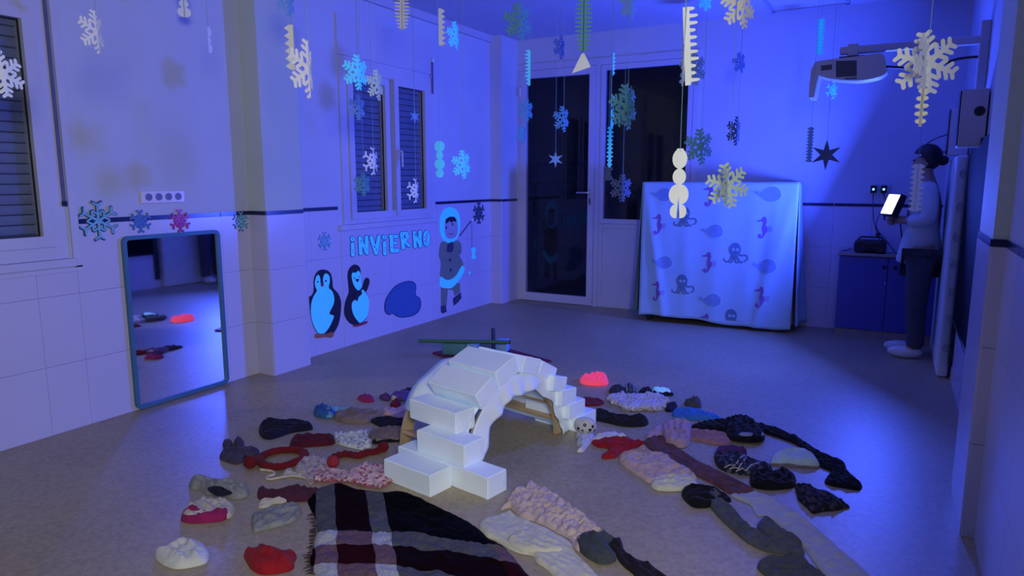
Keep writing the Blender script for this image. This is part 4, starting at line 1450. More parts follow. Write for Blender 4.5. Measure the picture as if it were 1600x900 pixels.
garment('wool_mitten', 'pale pink mitten lying left of the folded pink scarf', 'mitten', C6([(640, 600), (690, 550), (745, 525), (785, 540), (785, 580), (730, 620), (670, 630)]), pinkp, .025, .006)
o = garment('folded_scarf', 'pale pink scarf folded over itself beside the black scarf', 'scarf', C6([(960, 530), (1000, 545), (1090, 560), (1200, 570), (1270, 590), (1320, 640), (1260, 680), (1160, 670), (1060, 645), (980, 625)]), cloth('dusty_pink_wool', (.36, .19, .20), 'rib'), .026, .008)
garment('folded_over_end', None, None, C6([(770, 540), (790, 500), (850, 482), (940, 485), (1000, 515), (1000, 560), (995, 620), (980, 680), (930, 705), (860, 690), (800, 655), (780, 600)]), pinkp, .05, .012, 10, parent=o, z0=.003)
garment('long_scarf', 'long narrow burgundy-brown knit scarf slanting toward the white cloth', 'scarf', [(1005, 690), (1030, 680), (1060, 700), (1095, 722), (1130, 740), (1160, 755), (1178, 768), (1150, 774), (1138, 772), (1110, 755), (1080, 740), (1050, 722), (1020, 705)], cloth('burgundy_brown_knit', (.12, .05, .055), 'fuzz', .3), .018, .006)
o = garment('wool_blanket', 'pale pink baby blanket lying right of the red scarf', 'blanket', [(967, 713), (975, 706), (985, 708), (996, 700), (1008, 697), (1020, 706), (1040, 709), (1052, 720), (1066, 728), (1082, 740), (1088, 750), (1060, 752), (1034, 756), (1015, 756), (1000, 746), (985, 735), (970, 722)], cloth('blush_wool', (.52, .37, .35), 'plain', .08), .03, .010, 12)
garment('rolled_edge', None, None, [(966, 715), (976, 706), (990, 706), (996, 699), (1008, 697), (1016, 704), (1008, 709), (996, 711), (984, 716), (974, 722)], cloth('tan_knit', (.36, .24, .20), 'knit'), .04, .008, parent=o)
garment('knit_scarf', 'cream knit roll at the near end of the pale pink blanket', 'scarf', [(1016, 756), (1028, 745), (1045, 739), (1075, 741), (1090, 755), (1085, 764), (1060, 768), (1028, 767)], creamw, .035, .008)
garment('long_scarf', 'very long black scarf curving round to the far right', 'scarf', C7([(120, 195), (200, 172), (280, 160), (330, 145), (390, 150), (430, 180), (500, 200), (580, 230), (650, 270), (720, 320), (790, 350), (840, 375), (850, 405), (880, 440), (920, 475), (910, 500), (860, 495), (750, 470), (760, 430), (775, 410), (730, 390), (690, 350), (640, 300), (590, 270), (520, 245), (450, 225), (380, 232), (300, 218), (200, 215), (140, 210)]), blackw, .03, .008, dens=2200)
o = garment('knit_hat', 'black hat with grey lining lying on the long black scarf', 'hat', C7([(285, 250), (290, 195), (340, 155), (400, 160), (440, 210), (465, 250), (455, 280), (400, 287), (340, 280), (300, 270)]), blackw, .05, .010, z0=.012)
garment('lining', None, None, C7([(340, 272), (352, 262), (395, 262), (410, 270), (398, 280), (360, 281)]), greyl, .012, .002, parent=o, z0=.040, fo=0)
garment('lining', None, None, C7([(432, 262), (450, 256), (462, 264), (455, 276), (438, 274)]), greyl, .012, .002, parent=o, z0=.036, fo=0)
o = garment('patterned_hat', 'navy hat with white zigzag pattern and purple brim', 'hat', C7([(228, 335), (245, 315), (310, 300), (370, 310), (385, 340), (440, 360), (480, 375), (500, 400), (440, 425), (360, 430), (280, 410), (240, 380)]), fairisle, .04, .008)
garment('purple_brim', None, None, C7([(228, 335), (250, 295), (310, 285), (370, 300), (380, 325), (330, 338), (270, 335), (238, 345)]), purp, .06, .006, parent=o)
zz = MB()
for pts in ([(275, 398), (300, 385), (325, 388), (350, 350), (370, 340)], [(330, 415), (360, 400), (375, 412), (400, 385), (440, 375)], [(300, 405), (318, 396), (340, 402), (362, 372), (378, 352)]):
    zz.tube([(*fl(*p, .024)[:2], .030) for p in C7(pts)], .0028, 6)
put('zigzag_stitching', zz, creamk, o, True)
garment('knit_hat', 'plain black knit hat next to the zigzag hat', 'hat', C7([(395, 450), (410, 410), (500, 400), (570, 400), (610, 430), (605, 480), (560, 495), (480, 500), (410, 485)]), blackw, .05, .010)
garment('patterned_scarf', 'dark speckled scarf ending in a point, right of the white cloth', 'scarf', C7([(605, 470), (650, 460), (720, 490), (790, 520), (865, 578), (800, 595), (740, 600), (690, 612), (660, 580), (620, 540)]), speck, .03, .012, 16, sm=False)
o = garment('woolly_beanie', 'pale blue-white domed cap lying inside the curve of the black scarf', 'hat', C7([(490, 370), (500, 335), (540, 308), (620, 302), (680, 325), (715, 375), (710, 395), (600, 385), (520, 378)]), lilacw, .055, .008)
garment('brim_edge', None, None, C7([(488, 368), (520, 372), (600, 378), (712, 385), (710, 398), (600, 390), (510, 382)]), taupe, .015, .002, parent=o)
garment('knit_hat', 'black hat at the top end of the grey scarf', 'hat', C7([(75, 510), (95, 478), (150, 473), (220, 478), (300, 530), (300, 550), (230, 575), (150, 585), (105, 560)]), blackw, .05, .010)
o = garment('wool_scarf', 'grey ribbed scarf winding along the long white cloth', 'scarf', C7([(195, 520), (220, 495), (260, 510), (290, 560), (340, 610), (390, 670), (450, 710), (520, 740), (600, 735), (635, 770), (650, 810), (560, 805), (470, 790), (390, 750), (320, 690), (250, 620), (205, 560)]), cloth('slate_grey_rib', (.085, .09, .115), 'rib'), .035, .012, 14, dens=2000, z0=.004)
garment('second_fold', None, None, C7([(430, 660), (460, 625), (500, 640), (540, 690), (600, 730), (640, 770), (560, 765), (480, 725), (440, 690)]), cloth('slate_grey_rib', (.085, .09, .115), 'rib'), .045, .010, parent=o, z0=.006)
garment('knit_hat', 'slate grey ribbed knit hat at the near end of the grey scarf', 'hat', C7([(430, 850), (470, 810), (560, 800), (640, 800), (680, 850), (740, 900), (770, 970), (560, 970), (470, 900)]), cloth('slate_rib', (.07, .075, .09), 'rib'), .035, .010, z0=.004)
garment('white_cloth', 'long off-white cotton cloth stretching to the lower right of the floor', 'cloth', C7([(300, 520), (360, 508), (420, 505), (500, 535), (600, 590), (690, 660), (780, 740), (870, 820), (960, 900), (1060, 990), (830, 990), (740, 890), (690, 830), (640, 760), (560, 690), (480, 620), (430, 620), (400, 570), (350, 545)]), cloth('offwhite_cotton', (.44, .43, .44), 'plain', .06), .006, .008, 8, dens=2200)

# ================================================================== TOY BLOCKS BEHIND THE IGLOO
M_red = mat('red_foam', (.16, .015, .035), .6, .06, 12)
M_tealf = mat('teal_foam', (.08, .26, .30), .6, .06, 12)
M_sky = mat('light_blue_foam', (.26, .48, .75), .6, .06, 12)
M_grn = mat('green_pole_paint', (.05, .17, .07), .5, .06, 12)
M_nv = mat('navy_pole_paint', (.010, .018, .06), .5, .06, 12)
Q = [fl(*p)[:2] for p in ((676, 553), (770, 585), (862, 566), (760, 538))]
put('play_mat', MB().plate(Q, lambda a, b, t: (a, b, t), .001, .014), M_red, None, False, 'thin dark red foam mat on the floor behind the igloo', 'mat')


def block(label, a, b, depth, h, m, z0=.0145):
    a, b = fl(*a, z0), fl(*b, z0)
    d = (b - a) / np.linalg.norm(b - a)
    nrm = np.array([-d[1], d[0], 0])
    L = np.linalg.norm(b - a)
    Mx = Matrix.Translation(Vector(a)) @ Matrix((Vector(d), Vector(nrm), Vector((0, 0, 1)))).transposed().to_4x4()
    return put('foam_block', MB().bbox((0, 0, 0), (L, depth, h), .006, Mx), m, None, False, label, 'block', 'foam blocks behind the igloo', autos=.6)


block('teal foam block under the green pole', (691, 554), (728, 556), .11, .085, M_tealf)
block('light blue foam block next to the teal block', (729, 556), (745, 557), .10, .088, M_sky)
block('dark blue foam block between the two light blue blocks', (747, 553), (768, 554), .10, .086, mat('dark_blue_foam', (.05, .12, .30), .6, .06, 12))
block('light blue foam block right of the upright navy pole', (774, 550), (792, 551), .10, .088, M_sky)
a, b = fl(654, 535, .105), fl(796, 535, .115)
a[2] = b[2] = .0145 + .088 + .014
o = put('toy_pole', MB().tube([a, a + (b - a) * .5, b], [.0135, .0135, .0135], 12), M_grn, None, False, 'green toy pole lying across the foam blocks', 'pole', 'toy poles', autos=.7)
put('end_cap', MB().tube([b - (b - a) * .001, b + (b - a) * .012], .0145, 12), M_nv, o)
c = fl(771, 552, .0145)
c = c - np.array([FWD[0], FWD[1], 0]) / np.linalg.norm(FWD[:2]) * .02
o = put('toy_pole', MB().lathe([(.015, .0148), (.015, .205), (.012, .209)], (c[0], c[1], 0), 14), M_nv, None, False, 'short navy toy pole standing upright by the green pole', 'pole', 'toy poles', autos=.7)

# ================================================================== THE COVERED CABINET
CA, CB = np.array([-2.030, 6.165, 0]), np.array([-.715, 6.235, 0])
cdv = (CB - CA) / np.linalg.norm(CB - CA)
cnv = np.array([-cdv[1], cdv[0], 0])        # towards the back wall
CWD, CDP, CTOP = np.linalg.norm(CB - CA), .36, 1.272


def cab(u, v, z):
    p = CA + cdv * u + cnv * v
    return (p[0], p[1], z)


cbx = thing('storage_cabinet', 'dark storage cabinet hidden under the sea-creature cloth', 'cabinet', cab(CWD / 2, CDP / 2, 0))
cm = Matrix.Translation(Vector(CA)) @ Matrix((Vector(cdv), Vector(cnv), Vector((0, 0, 1)))).transposed().to_4x4()
put('body', MB().bbox((.025, .03, .05), (CWD - .025, CDP - .02, CTOP - .012), .006, cm), mat('dark_cabinet', (.03, .03, .05), .6, .1, 8), cbx)
for u in (.05, CWD - .10):
    for v in (.05, CDP - .09):
        put('foot', MB().bbox((u, v, 0), (u + .05, v + .05, .05), .004, cm), M_black, cbx)


def cloth_print_mat():
    m = bpy.data.materials.new('pale_blue_cotton')
    nt, b = nodes_of(m)
    b.inputs['Roughness'].default_value = .9
    b.inputs['Specular IOR Level'].default_value = .15
    t = tex(nt, 'ShaderNodeTexNoise', 9, Detail=4.0)
    r = nt.nodes.new('ShaderNodeValToRGB')
    r.color_ramp.elements[0].color = (.36, .56, .76, 1)
    r.color_ramp.elements[1].color = (.43, .63, .82, 1)
    nt.links.new(t.outputs['Fac'], r.inputs[0])
    nt.links.new(r.outputs[0], b.inputs['Base Color'])
    t2 = tex(nt, 'ShaderNodeTexNoise', 260, Detail=2.0)
    bp = nt.nodes.new('ShaderNodeBump')
    bp.inputs['Strength'].default_value = .2
    bp.inputs['Distance'].default_value = .002
    nt.links.new(t2.outputs['Fac'], bp.inputs['Height'])
    nt.links.new(bp.outputs[0], b.inputs['Normal'])
    return m


M_cover = cloth_print_mat()


def front_at(a, z):
    """point of the hanging front panel: a along the front, z height"""
    v = (CTOP - z) / CTOP
    u = a / CWD
    f = 0
    for (u0, k, w_, amp) in ((.02, .16, .03, .020), (.985, -.20, .04, .024), (.30, .02, .05, .008), (.52, -.02, .06, .009), (.74, -.03, .05, .008), (.90, -.12, .03, .012)):
        f += amp * math.exp(-((u - u0 - k * v) / w_) ** 2) * min(1, v * 2.2)
    f += .006 * noise.noise((a * 5, z * 3, 1.5)) * min(1, v * 3)
    f += .028 * v
    return cab(a, -.006 - f, z)


cov = thing('printed_cloth', 'pale blue cloth with sea-creature prints draped over the cabinet', 'cloth', cab(CWD / 2, 0, .03))


def grid(fn, nu, nv):
    V, fs = [], []
    for i in range(nu + 1):
        for j in range(nv + 1):
            V.append(fn(i / nu, j / nv))
    for i in range(nu):
        for j in range(nv):
            a = i * (nv + 1) + j
            fs.append((a, a + 1, a + nv + 2, a + nv + 1))
    return MB().add(V, fs)


def soft(o, th=.002):
    md = o.modifiers.new('thickness', 'SOLIDIFY')
    md.thickness = th
    md.offset = -1
    return o


def zb(u):
    return .045 + .018 * math.sin(u * 5.2 + .6) + .006 * math.sin(u * 19)


soft(put('front_panel', grid(lambda u, v: front_at(u * CWD, CTOP + (zb(u) - CTOP) * v), 60, 50), M_cover, cov, True))
soft(put('top_panel', grid(lambda u, v: cab(u * CWD, -.006 + v * (CDP + .006), CTOP + .003 - .004 * math.sin(u * PI) * math.sin(v * PI) + .002 * math.sin(u * 23)), 30, 8), M_cover, cov, True))


def left_side(u, v):
    fl_ = v ** 1.2
    return cab(-.004 - .075 * fl_ - .012 * math.sin(u * 9) * fl_, -.006 + .05 * fl_ + u * (CDP - .05 * fl_) - .02 * (1 - u) * fl_, CTOP + (.05 - CTOP) * v)


def right_side(u, v):
    fl_ = v ** 1.2
    return cab(CWD + .004 + (.03 + .07 * u) * fl_ + .012 * math.sin(u * 9) * fl_, -.006 + .035 * fl_ + u * (CDP - .03), CTOP + (.05 - CTOP) * v)


soft(put('left_side_panel', grid(left_side, 12, 30), M_cover, cov, True))
soft(put('right_side_panel', grid(right_side, 12, 30), M_cover, cov, True))
M_pw = mat('whale_print', (.22, .34, .60), .9, .08, 20)
M_ps = mat('seahorse_print', (.26, .12, .44), .9, .08, 20)
M_po = mat('octopus_print', (.12, .22, .36), .9, .08, 20)
M_pl = mat('light_outline_print', (.44, .68, .84), .9, .05, 20)
M_pf = mat('fin_print', (.32, .38, .66), .9, .05, 20)


def inside(p, A):
    c = False
    for (x0, y0), (x1, y1) in zip(A, A[1:] + A[:1]):
        if (y0 > p[1]) != (y1 > p[1]) and p[0] < (x1 - x0) * (p[1] - y0) / (y1 - y0) + x0:
            c = not c
    return c


def pr(mb, poly, t=.0022):
    """a flat print that follows the cloth"""
    A = [tuple(p) for p in poly]
    xs, ys = [p[0] for p in A], [p[1] for p in A]
    ex = [(x, y) for x in np.arange(min(xs), max(xs), .022) for y in np.arange(min(ys), max(ys), .022) if inside((x, y), A)]
    P, T = cdt(A, ex)
    V = [Vector(front_at(a, z)) + Vector(-cnv) * t for a, z in P]
    mb.add(V, T)


def c_print(x, y):
    X, Y = 980 + x / 3.213, 260 + y / 3.213
    r = ray(X, Y)
    k = ((CA - cnv * .02 - CAM) @ cnv) / (r @ cnv)
    p = CAM + r * k
    return float((p - CA) @ cdv), float(p[2])


WH = [(-.54, .14), (-.46, .08), (-.42, .16), (-.37, .03), (-.25, .12), (-.05, .28), (.2, .32), (.4, .2), (.47, -.02), (.40, -.2), (.15, -.3), (-.1, -.26), (-.28, -.12), (-.40, -.03), (-.53, .03)]
SH = [(-.28, .33), (-.1, .37), (-.05, .47), (.05, .5), (.1, .40), (.12, .25), (.08, .12), (.16, .0), (.16, -.15), (.08, -.3), (.02, -.42), (-.1, -.5), (-.22, -.42), (-.2, -.3), (-.1, -.3), (-.12, -.38), (-.05, -.38), (-.02, -.25), (-.05, -.1), (-.06, .05), (-.02, .2), (-.06, .28), (-.27, .27)]


def strip2d(pts, w_):
    pts = [np.array(p, float) for p in pts]
    L, R = [], []
    for i, p in enumerate(pts):
        d = pts[min(i + 1, len(pts) - 1)] - pts[max(i - 1, 0)]
        d = d / np.linalg.norm(d)
        n_ = np.array([-d[1], d[0]])
        k = w_ * (1 - .4 * i / (len(pts) - 1))
        L.append(tuple(p + n_ * k))
        R.append(tuple(p - n_ * k))
    return L + R[::-1]


def lim(P):
    return [(min(max(a, .004), CWD - .004), min(max(z, .075), CTOP - .006)) for a, z in P]


for (x, y, s) in ((175, 143, 1), (710, 140, 1.12), (430, 326, 1), (178, 482, 1), (692, 500, 1.05), (420, 670, 1)):
    a, z = c_print(x, y)
    W_ = .186 * s
    o_, mb = MB(), MB()
    pr(o_, smooth_poly(lim([(a + p[0] * W_ * 1.12, z + p[1] * W_ * 1.14) for p in WH]), 45), .0018)
    pr(mb, smooth_poly(lim([(a + p[0] * W_, z + p[1] * W_) for p in WH]), 45), .0030)
    q = put('whale_print', o_, M_pl, cov, fix=False)
    put('whale', mb, M_pw, q, fix=False)
for (x, y) in ((415, 148), (157, 292), (685, 308), (408, 482), (152, 625), (672, 655), (398, 788)):
    a, z = c_print(x, y)
    Hh = .185
    mb, f = MB(), MB()
    pr(f, smooth_poly(lim([(a + p[0] * Hh, z + p[1] * Hh) for p in ((.13, .02), (.32, .08), (.38, -.06), (.30, -.18), (.13, -.14))]), 20), .0018)
    pr(mb, smooth_poly(lim([(a + p[0] * Hh, z + p[1] * Hh) for p in SH]), 69), .0030)
    q = put('seahorse_print', mb, M_ps, cov, fix=False)
    put('fin', f, M_pf, q, fix=False)
TENT = [[(-.10, -.05), (-.16, -.22), (-.26, -.30), (-.36, -.24), (-.36, -.16)], [(-.04, -.08), (-.06, -.24), (-.12, -.32), (-.2, -.28)], [(.03, -.08), (.04, -.24), (.10, -.32), (.17, -.28)], [(.08, -.06), (.14, -.2), (.24, -.30), (.30, -.26)], [(.14, .0), (.26, -.04), (.40, -.02), (.46, -.12), (.42, -.22), (.34, -.24)]]
for (x, y) in ((285, 258), (540, 440), (275, 596), (522, 770)):
    a, z = c_print(x, y)
    s = .235
    mb = MB()
    pr(mb, lim(dot((a, z + .17 * s), .21 * s, 18, .25 * s)), .0030)
    for T_ in TENT:
        pr(mb, lim(strip2d(smooth_poly([(a + p[0] * s, z + p[1] * s) for p in T_], 12, False), .034 * s)), .0026)
    q = put('octopus_print', mb, M_po, cov, fix=False)
    for ex0 in (-.05, .09):
        e = MB()
        pr(e, dot((a + ex0 * s, z + .16 * s), .055 * s, 10), .0042)
        e2 = MB()
        pr(e2, dot((a + ex0 * s, z + .15 * s), .022 * s, 8), .0052)
        put('eye', e, M_pl, q, fix=False)
        put('pupil', e2, M_po, q, fix=False)

# ================================================================== LOW CABINET, LAMP, SOCKET
M_cabd = mat('blue_cabinet_door', (.06, .07, .36), .5, .04, 4)
M_cabb = mat('cabinet_edge_beech', (.30, .25, .24), .5, .1, 6)
lc = thing('low_cabinet', 'low cupboard with two blue doors against the back wall', 'cabinet', (-.11, 6.46, 0))
x0, x1, y0, y1, zt = -.385, .36, 6.31, 6.612, .70
put('carcass', MB().box((x0 + .004, y0 + .02, .07), (x1, y1, zt - .02)), M_cabd, lc)
put('plinth', MB().box((x0 + .01, y0 + .012, 0), (x1, y1, .07)), M_cabb, lc)
put('top_board', MB().bbox((x0 - .01, y0 - .012, zt - .02), (x1, y1, zt), .004), M_cabb, lc)
for (a, b, kx) in ((x0 + .004, -.026, -.052), (-.020, x1 - .004, .028)):
    d = put('door', MB().bbox((a, y0 + .002, .074), (b, y0 + .019, zt - .024), .002), M_cabd, lc)
    put('knob', MB().lathe([(.012, y0 + .002), (.014, y0 - .012), (.010, y0 - .020)], (kx, 0, .60), 12, 'y'), M_black, d, autos=.7)
put('keyhole', MB().lathe([(.006, y0 + .0018), (.006, y0 - .001)], (-.034, 0, .47), 10, 'y'), M_alu, lc)

ra = thing('portable_stereo', 'dark rounded portable stereo on the low cabinet', 'stereo', (-.16, 6.45, zt))
put('body', MB().bbox((-.285, 6.37, zt), (-.045, 6.53, zt + .105), .03, seg=4), M_black, ra, autos=.8)
for x in (-.235, -.09):
    put('speaker', MB().lathe([(.045, 6.372), (.045, 6.362), (.036, 6.360), (.02, 6.366)], (x, 0, zt + .052), 20, 'y'), mat('speaker_mesh', (.02, .02, .03), .7, .2, 80), ra, autos=.7)
put('handle', MB().tube([(-.26, 6.45, zt + .10), (-.24, 6.45, zt + .128), (-.09, 6.45, zt + .128), (-.07, 6.45, zt + .10)], .007, 8), M_black, ra, True)
put('cord', MB().tube(smooth_poly([(-.30, 6.42, zt + .03), (-.34, 6.40, zt + .012), (-.36, 6.43, zt + .005), (-.37, 6.5, zt + .005)], 16, False), .004, 6), M_black, ra, True)

so = thing('wall_socket', 'double wall socket above the low cabinet on the back wall', 'socket', (-.14, BWY, 1.17))
put('plate', MB().bbox((-.215, BWY - .012, 1.172), (-.055, BWY, 1.268), .004), M_white, so)
M_led = mat('cyan_led', (.1, .6, 1.0), .3, .02, 4, emit=(.10, .75, 1.0), estr=7)
for i, x in enumerate((-.178, -.102)):
    ad = thing('power_adapter', ('power adapter in the left socket, cable to the stereo, cyan light lit', 'power adapter in the right socket, cable to the lamp, cyan light lit')[i], 'adapter', (x, BWY - .012, 1.20), 'power adapters in the wall socket')
    put('adapter_body', MB().bbox((x - .022, BWY - .06, 1.185), (x + .022, BWY - .0125, 1.248), .006), M_black, ad, autos=.7)
    put('indicator_light', MB().ball((x, BWY - .061, 1.217), .0085, 2, (1, .45, 1)), M_led, ad, True)
    if i == 0:
        pts = [(x, BWY - .045, 1.186), (x + .005, BWY - .05, 1.10), (x + .02, BWY - .05, .96), (x + .05, BWY - .055, .87), (x + .07, BWY - .08, .82), (x + .09, BWY - .1, .76), (x + .10, BWY - .10, .708)]
    else:
        pts = [(x, BWY - .045, 1.186), (x + .02, BWY - .08, 1.10), (x - .02, BWY - .10, 1.0), (x - .03, BWY - .1, .90), (x + .05, BWY - .12, .80), (x + .13, BWY - .22, .708), (x + .20, BWY - .26, .706)]
    put('cord', MB().tube(smooth_poly(pts, 30, False), .0035, 6), M_black, ad, True)
    if i == 0:
        put('cord_knot', MB().ball((x + .06, BWY - .065, .845), .018, 2), M_black, ad, True)

# the ultraviolet flood lamp held in the hands
M_lens = mat('lit_lamp_lens', (.9, .85, 1), .3, .01, 3, emit=(.80, .62, 1.0), estr=5)
ld = LAMP_DIR
lrt = ld.cross(Vector((0, 0, 1))).normalized()
lup = lrt.cross(ld).normalized()
LM = Matrix.Translation(LAMP) @ Matrix((lrt, lup, -ld)).transposed().to_4x4()
lamp = thing('flood_lamp', 'lit violet-white flood lamp held out in front of the person', 'lamp', LAMP)
hs = MB().bbox((-.078, -.084, -.0045), (.078, .084, .045), .008, LM)
hs.bbox((-.045, -.060, .045), (.045, .060, .065), .006, LM)
put('housing', hs, M_black, lamp, autos=.7)
put('lens', MB().bbox((-.068, -.074, -.009), (.068, .074, -.0050), .0015, LM), M_lens, lamp)
yk = MB().tube([LM @ Vector(p) for p in ((-.085, 0, .02), (-.085, -.07, .03), (-.06, -.108, .035), (.06, -.108, .035), (.085, -.07, .03), (.085, 0, .02))], .006, 8)
put('bracket', yk, M_black, lamp, True)
ck = [LM @ Vector((0, -.04, .064)), Vector((.03, 5.86, 1.0)), Vector((.05, 5.95, .88)), Vector((.08, 6.1, .77)), Vector((.09, 6.30, .712)), Vector((.10, 6.36, .706))]
put('cord', MB().tube(smooth_poly(ck, 30, False), .0045, 6), M_black, lamp, True)

# ================================================================== RIGHT-HAND SIDE
M_mat = mat('pale_mattress_cover', (.50, .54, .62), .8, .05, 8, .1, 60)
gm = thing('upright_mat', 'tall pale padded mat standing on edge along the right wall', 'mat', (.345, 5.8, .004))
Mx = Matrix()
put('cover', MB().bbox((.312, 5.275, .004), (.378, 6.28, 1.452), .018, seg=3), M_mat, gm, autos=.8)
M_shell = mat('grey_swirl_print', (.26, .30, .36), .8, .06, 20)
for i, z in enumerate((1.33, 1.12, .93, .76, .58, .40, .20)):
    sw = MB()
    pts = [(.020 * (1 - k / 16) * math.cos(k * .8 + i), .030 * (1 - k / 16) * math.sin(k * .8 + i)) for k in range(13)]
    P = strip2d(pts, .0045)
    sw.plate(P, lambda a, b, t: (.352 + a * .9, 5.275 - t, z + b), -.001, .0015)
    put('swirl_print', sw, M_shell, gm)
bb = thing('blackboard', 'dark board mounted on the right wall behind the upright mat', 'board', (.385, 4.66, .40))
put('board_panel', MB().bbox((.374, 4.06, .42), (.392, 5.20, 1.52), .003), mat('dark_board', (.006, .006, .010), .9, .1, 4, spec=.08), bb)
put('board_rail', MB().bbox((.366, 4.05, .405), (.393, 5.21, .42), .003), M_black, bb)
put('board_edge', MB().bbox((.370, 5.20, .10), (.393, 5.262, 1.455), .003), M_black, bb)

M_spk = mat('speaker_white', (.50, .48, .52), .5, .04, 5)


def speaker(label, x0, x1, y, dp, z0, z1, cone=True):
    s = thing('wall_speaker', label, 'speaker', ((x0 + x1) / 2, y + dp / 2, z0), 'wall speakers')
    put('cabinet', MB().bbox((x0 + .006, y, z0), (x1, y + dp, z1), .004), M_spk, s)
    put('side_grille', MB().box((x0, y + .004, z0 + .008), (x0 + .006, y + dp - .004, z1 - .006)), M_black, s)
    if cone:
        put('cone', MB().lathe([(.0265, y - .002), (.0265, y + .001), (.021, y + .0012), (.010, y + .003)], (x0 + .094, 0, z1 - .118), 24, 'y'), M_black, s, autos=.7)
    put('bracket', MB().box((x1, y + dp * .3, (z0 + z1) / 2 - .04), (RWX, y + dp * .7, (z0 + z1) / 2 + .04)), M_black, s)
    return s


speaker('white wall speaker with round black cone, high on the right', .262, .392, 4.6, .14, 1.474, 1.782)
s2 = speaker('second white wall speaker, farther along, half hidden by the first', .270, .390, 5.62, .14, 1.46, 1.77, False)
put('cable', MB().tube(smooth_poly([(.268, 5.66, 1.60), (.20, 5.70, 1.575), (.16, 5.9, 1.55), (.2, 6.3, 1.52), (.38, 6.5, 1.5)], 24, False), .004, 6), M_black, s2, True)

# projector on its arm
M_prj = mat('projector_grey_white', (.42, .42, .46), .45, .05, 6)
M_vent = mat('vent_dark_grey', (.05, .05, .075), .6, .2, 60)
pj_ = thing('projector', 'short-throw projector hanging from a wall arm, high on the right', 'projector', (-.32, 5.0, 1.93))


def P5(x, y):
    q = ony(x, y, 5.0)
    return float(q[0]), float(q[2])


sx = [P5(*p) for p in ((1275, 102), (1295, 97), (1340, 92), (1379, 88), (1385, 110), (1386, 116), (1372, 124), (1340, 129), (1300, 126), (1278, 118))]
mb = MB().plate(smooth_poly(sx, 40), lambda a, b, t: (a, 5.0 + t, b), -.10, .06)
put('casing', mb, M_prj, pj_, autos=.6)
hd = [P5(*p) for p in ((1270, 110), (1280, 100), (1284, 112), (1278, 135), (1274, 154), (1266, 155), (1267, 135))]
put('mirror_hood', MB().plate(hd, lambda a, b, t: (a, 5.0 + t, b), -.09, .12), M_prj, pj_, autos=.6)
for quad in (((1285, 106), (1302, 104), (1302, 112), (1285, 114)), ((1308, 99), (1340, 98), (1340, 122), (1308, 124)), ((1322, 125), (1340, 124), (1340, 126), (1322, 127))):
    Pq = [P5(*p) for p in quad]
    k = 4900 / 5000
    put('vent', MB().plate(Pq, lambda a, b, t: ((a) , 4.8995 + t, EYE + (b - EYE)), -.0008, .002), M_vent, pj_)
arm = thing('projector_bracket', 'horizontal white wall arm carrying the projector', 'bracket', (.0, 5.0, 2.07))
(ax0, az0), (ax1, az1) = P5(1318, 78), P5(1548, 65)
put('arm_bar', MB().bbox((-.385, 4.975, 2.075), (.40, 5.025, 2.120), .006), M_prj, arm)
put('sliding_clamp', MB().bbox((-.34, 4.965, 2.060), (-.28, 5.035, 2.132), .004), M_prj, arm)
put('ceiling_plate', MB().bbox((-.385, 4.95, 2.046), (-.24, 5.05, 2.058), .003), M_vent, arm)
put('wall_post', MB().bbox((.352, 4.95, 1.80), (.399, 5.05, 2.20), .005), M_prj, arm)
put('cable', MB().tube(smooth_poly([(-.12, 5.0, 1.985), (.0, 5.0, 1.968), (.12, 5.0, 1.962), (.25, 5.0, 2.0), (.36, 5.0, 2.005)], 24, False), .008, 8), M_black, arm, True)

# ================================================================== THE PERSON
pe = thing('person', 'person in a white coat and dark trousers, looking down, holding the lamp', 'person', (.205, 5.85, 0))
PO = ORIG[pe.name]


def skin(name, verts, edges, radii, m, parent, root=0, sub=2):
    me = bpy.data.meshes.new(name)
    me.from_pydata([tuple(np.array(v) - PO) for v in verts], edges, [])
    me.materials.append(m)
    o = bpy.data.objects.new(name, me)
    COL.objects.link(o)
    o.parent = parent
    ORIG[o.name] = PO
    sk_ = o.modifiers.new('skin', 'SKIN')
    sk_.use_smooth_shade = True
    for i, r in enumerate(radii):
        me.skin_vertices[0].data[i].radius = r if isinstance(r, tuple) else (r, r)
        me.skin_vertices[0].data[i].use_root = i == root
    sb = o.modifiers.new('smooth', 'SUBSURF')
    sb.levels = sb.render_levels = sub
    return o


M_skinp = mat('skin', (.36, .22, .17), .6, .05, 20)
M_hair = mat('dark_hair', (.012, .010, .012), .5, .2, 60)
M_coatp = mat('white_coat_cotton', (.46, .52, .60), .85, .05, 10)
M_trou = mat('dark_trousers', (.045, .045, .075), .85, .08, 14)
bx_, by_ = .182, 5.85
V = [(bx_, by_, .80), (bx_ - .005, by_, 1.0), (bx_, by_, 1.20), (bx_ - .005, by_, 1.285), (bx_ - .02, by_, 1.345), (bx_ - .03, by_, 1.40), (bx_ - .025, by_, 1.47)]
R_ = [(.085, .125), (.075, .115), (.078, .13), (.048, .06), (.042, .045), (.066, .060), (.075, .068)]
Ed = [(i, i + 1) for i in range(6)]
nose = len(V)
V += [(bx_ - .105, by_, 1.405)]
R_ += [.014]
Ed += [(5, nose)]
for sg in (-1, 1):
    i = len(V)
    V += [(bx_, by_ + sg * .16, 1.235), (bx_ + .03, by_ + sg * .20, 1.02), (bx_ - .110, by_ + sg * .095, 1.005), (bx_ - .165, by_ + sg * .055, 1.005)]
    R_ += [.052, .042, .028, .030]
    Ed += [(2, i), (i, i + 1), (i + 1, i + 2), (i + 2, i + 3)]
    j = len(V)
    V += [(bx_ - .0, by_ + sg * .085, .74), (bx_ - .01, by_ + sg * .09, .42), (bx_ + .015, by_ + sg * .09, .09), (bx_ - .09, by_ + sg * .095, .035)]
    R_ += [.085, .058, .036, .030]
    Ed += [(0, j), (j, j + 1), (j + 1, j + 2), (j + 2, j + 3)]
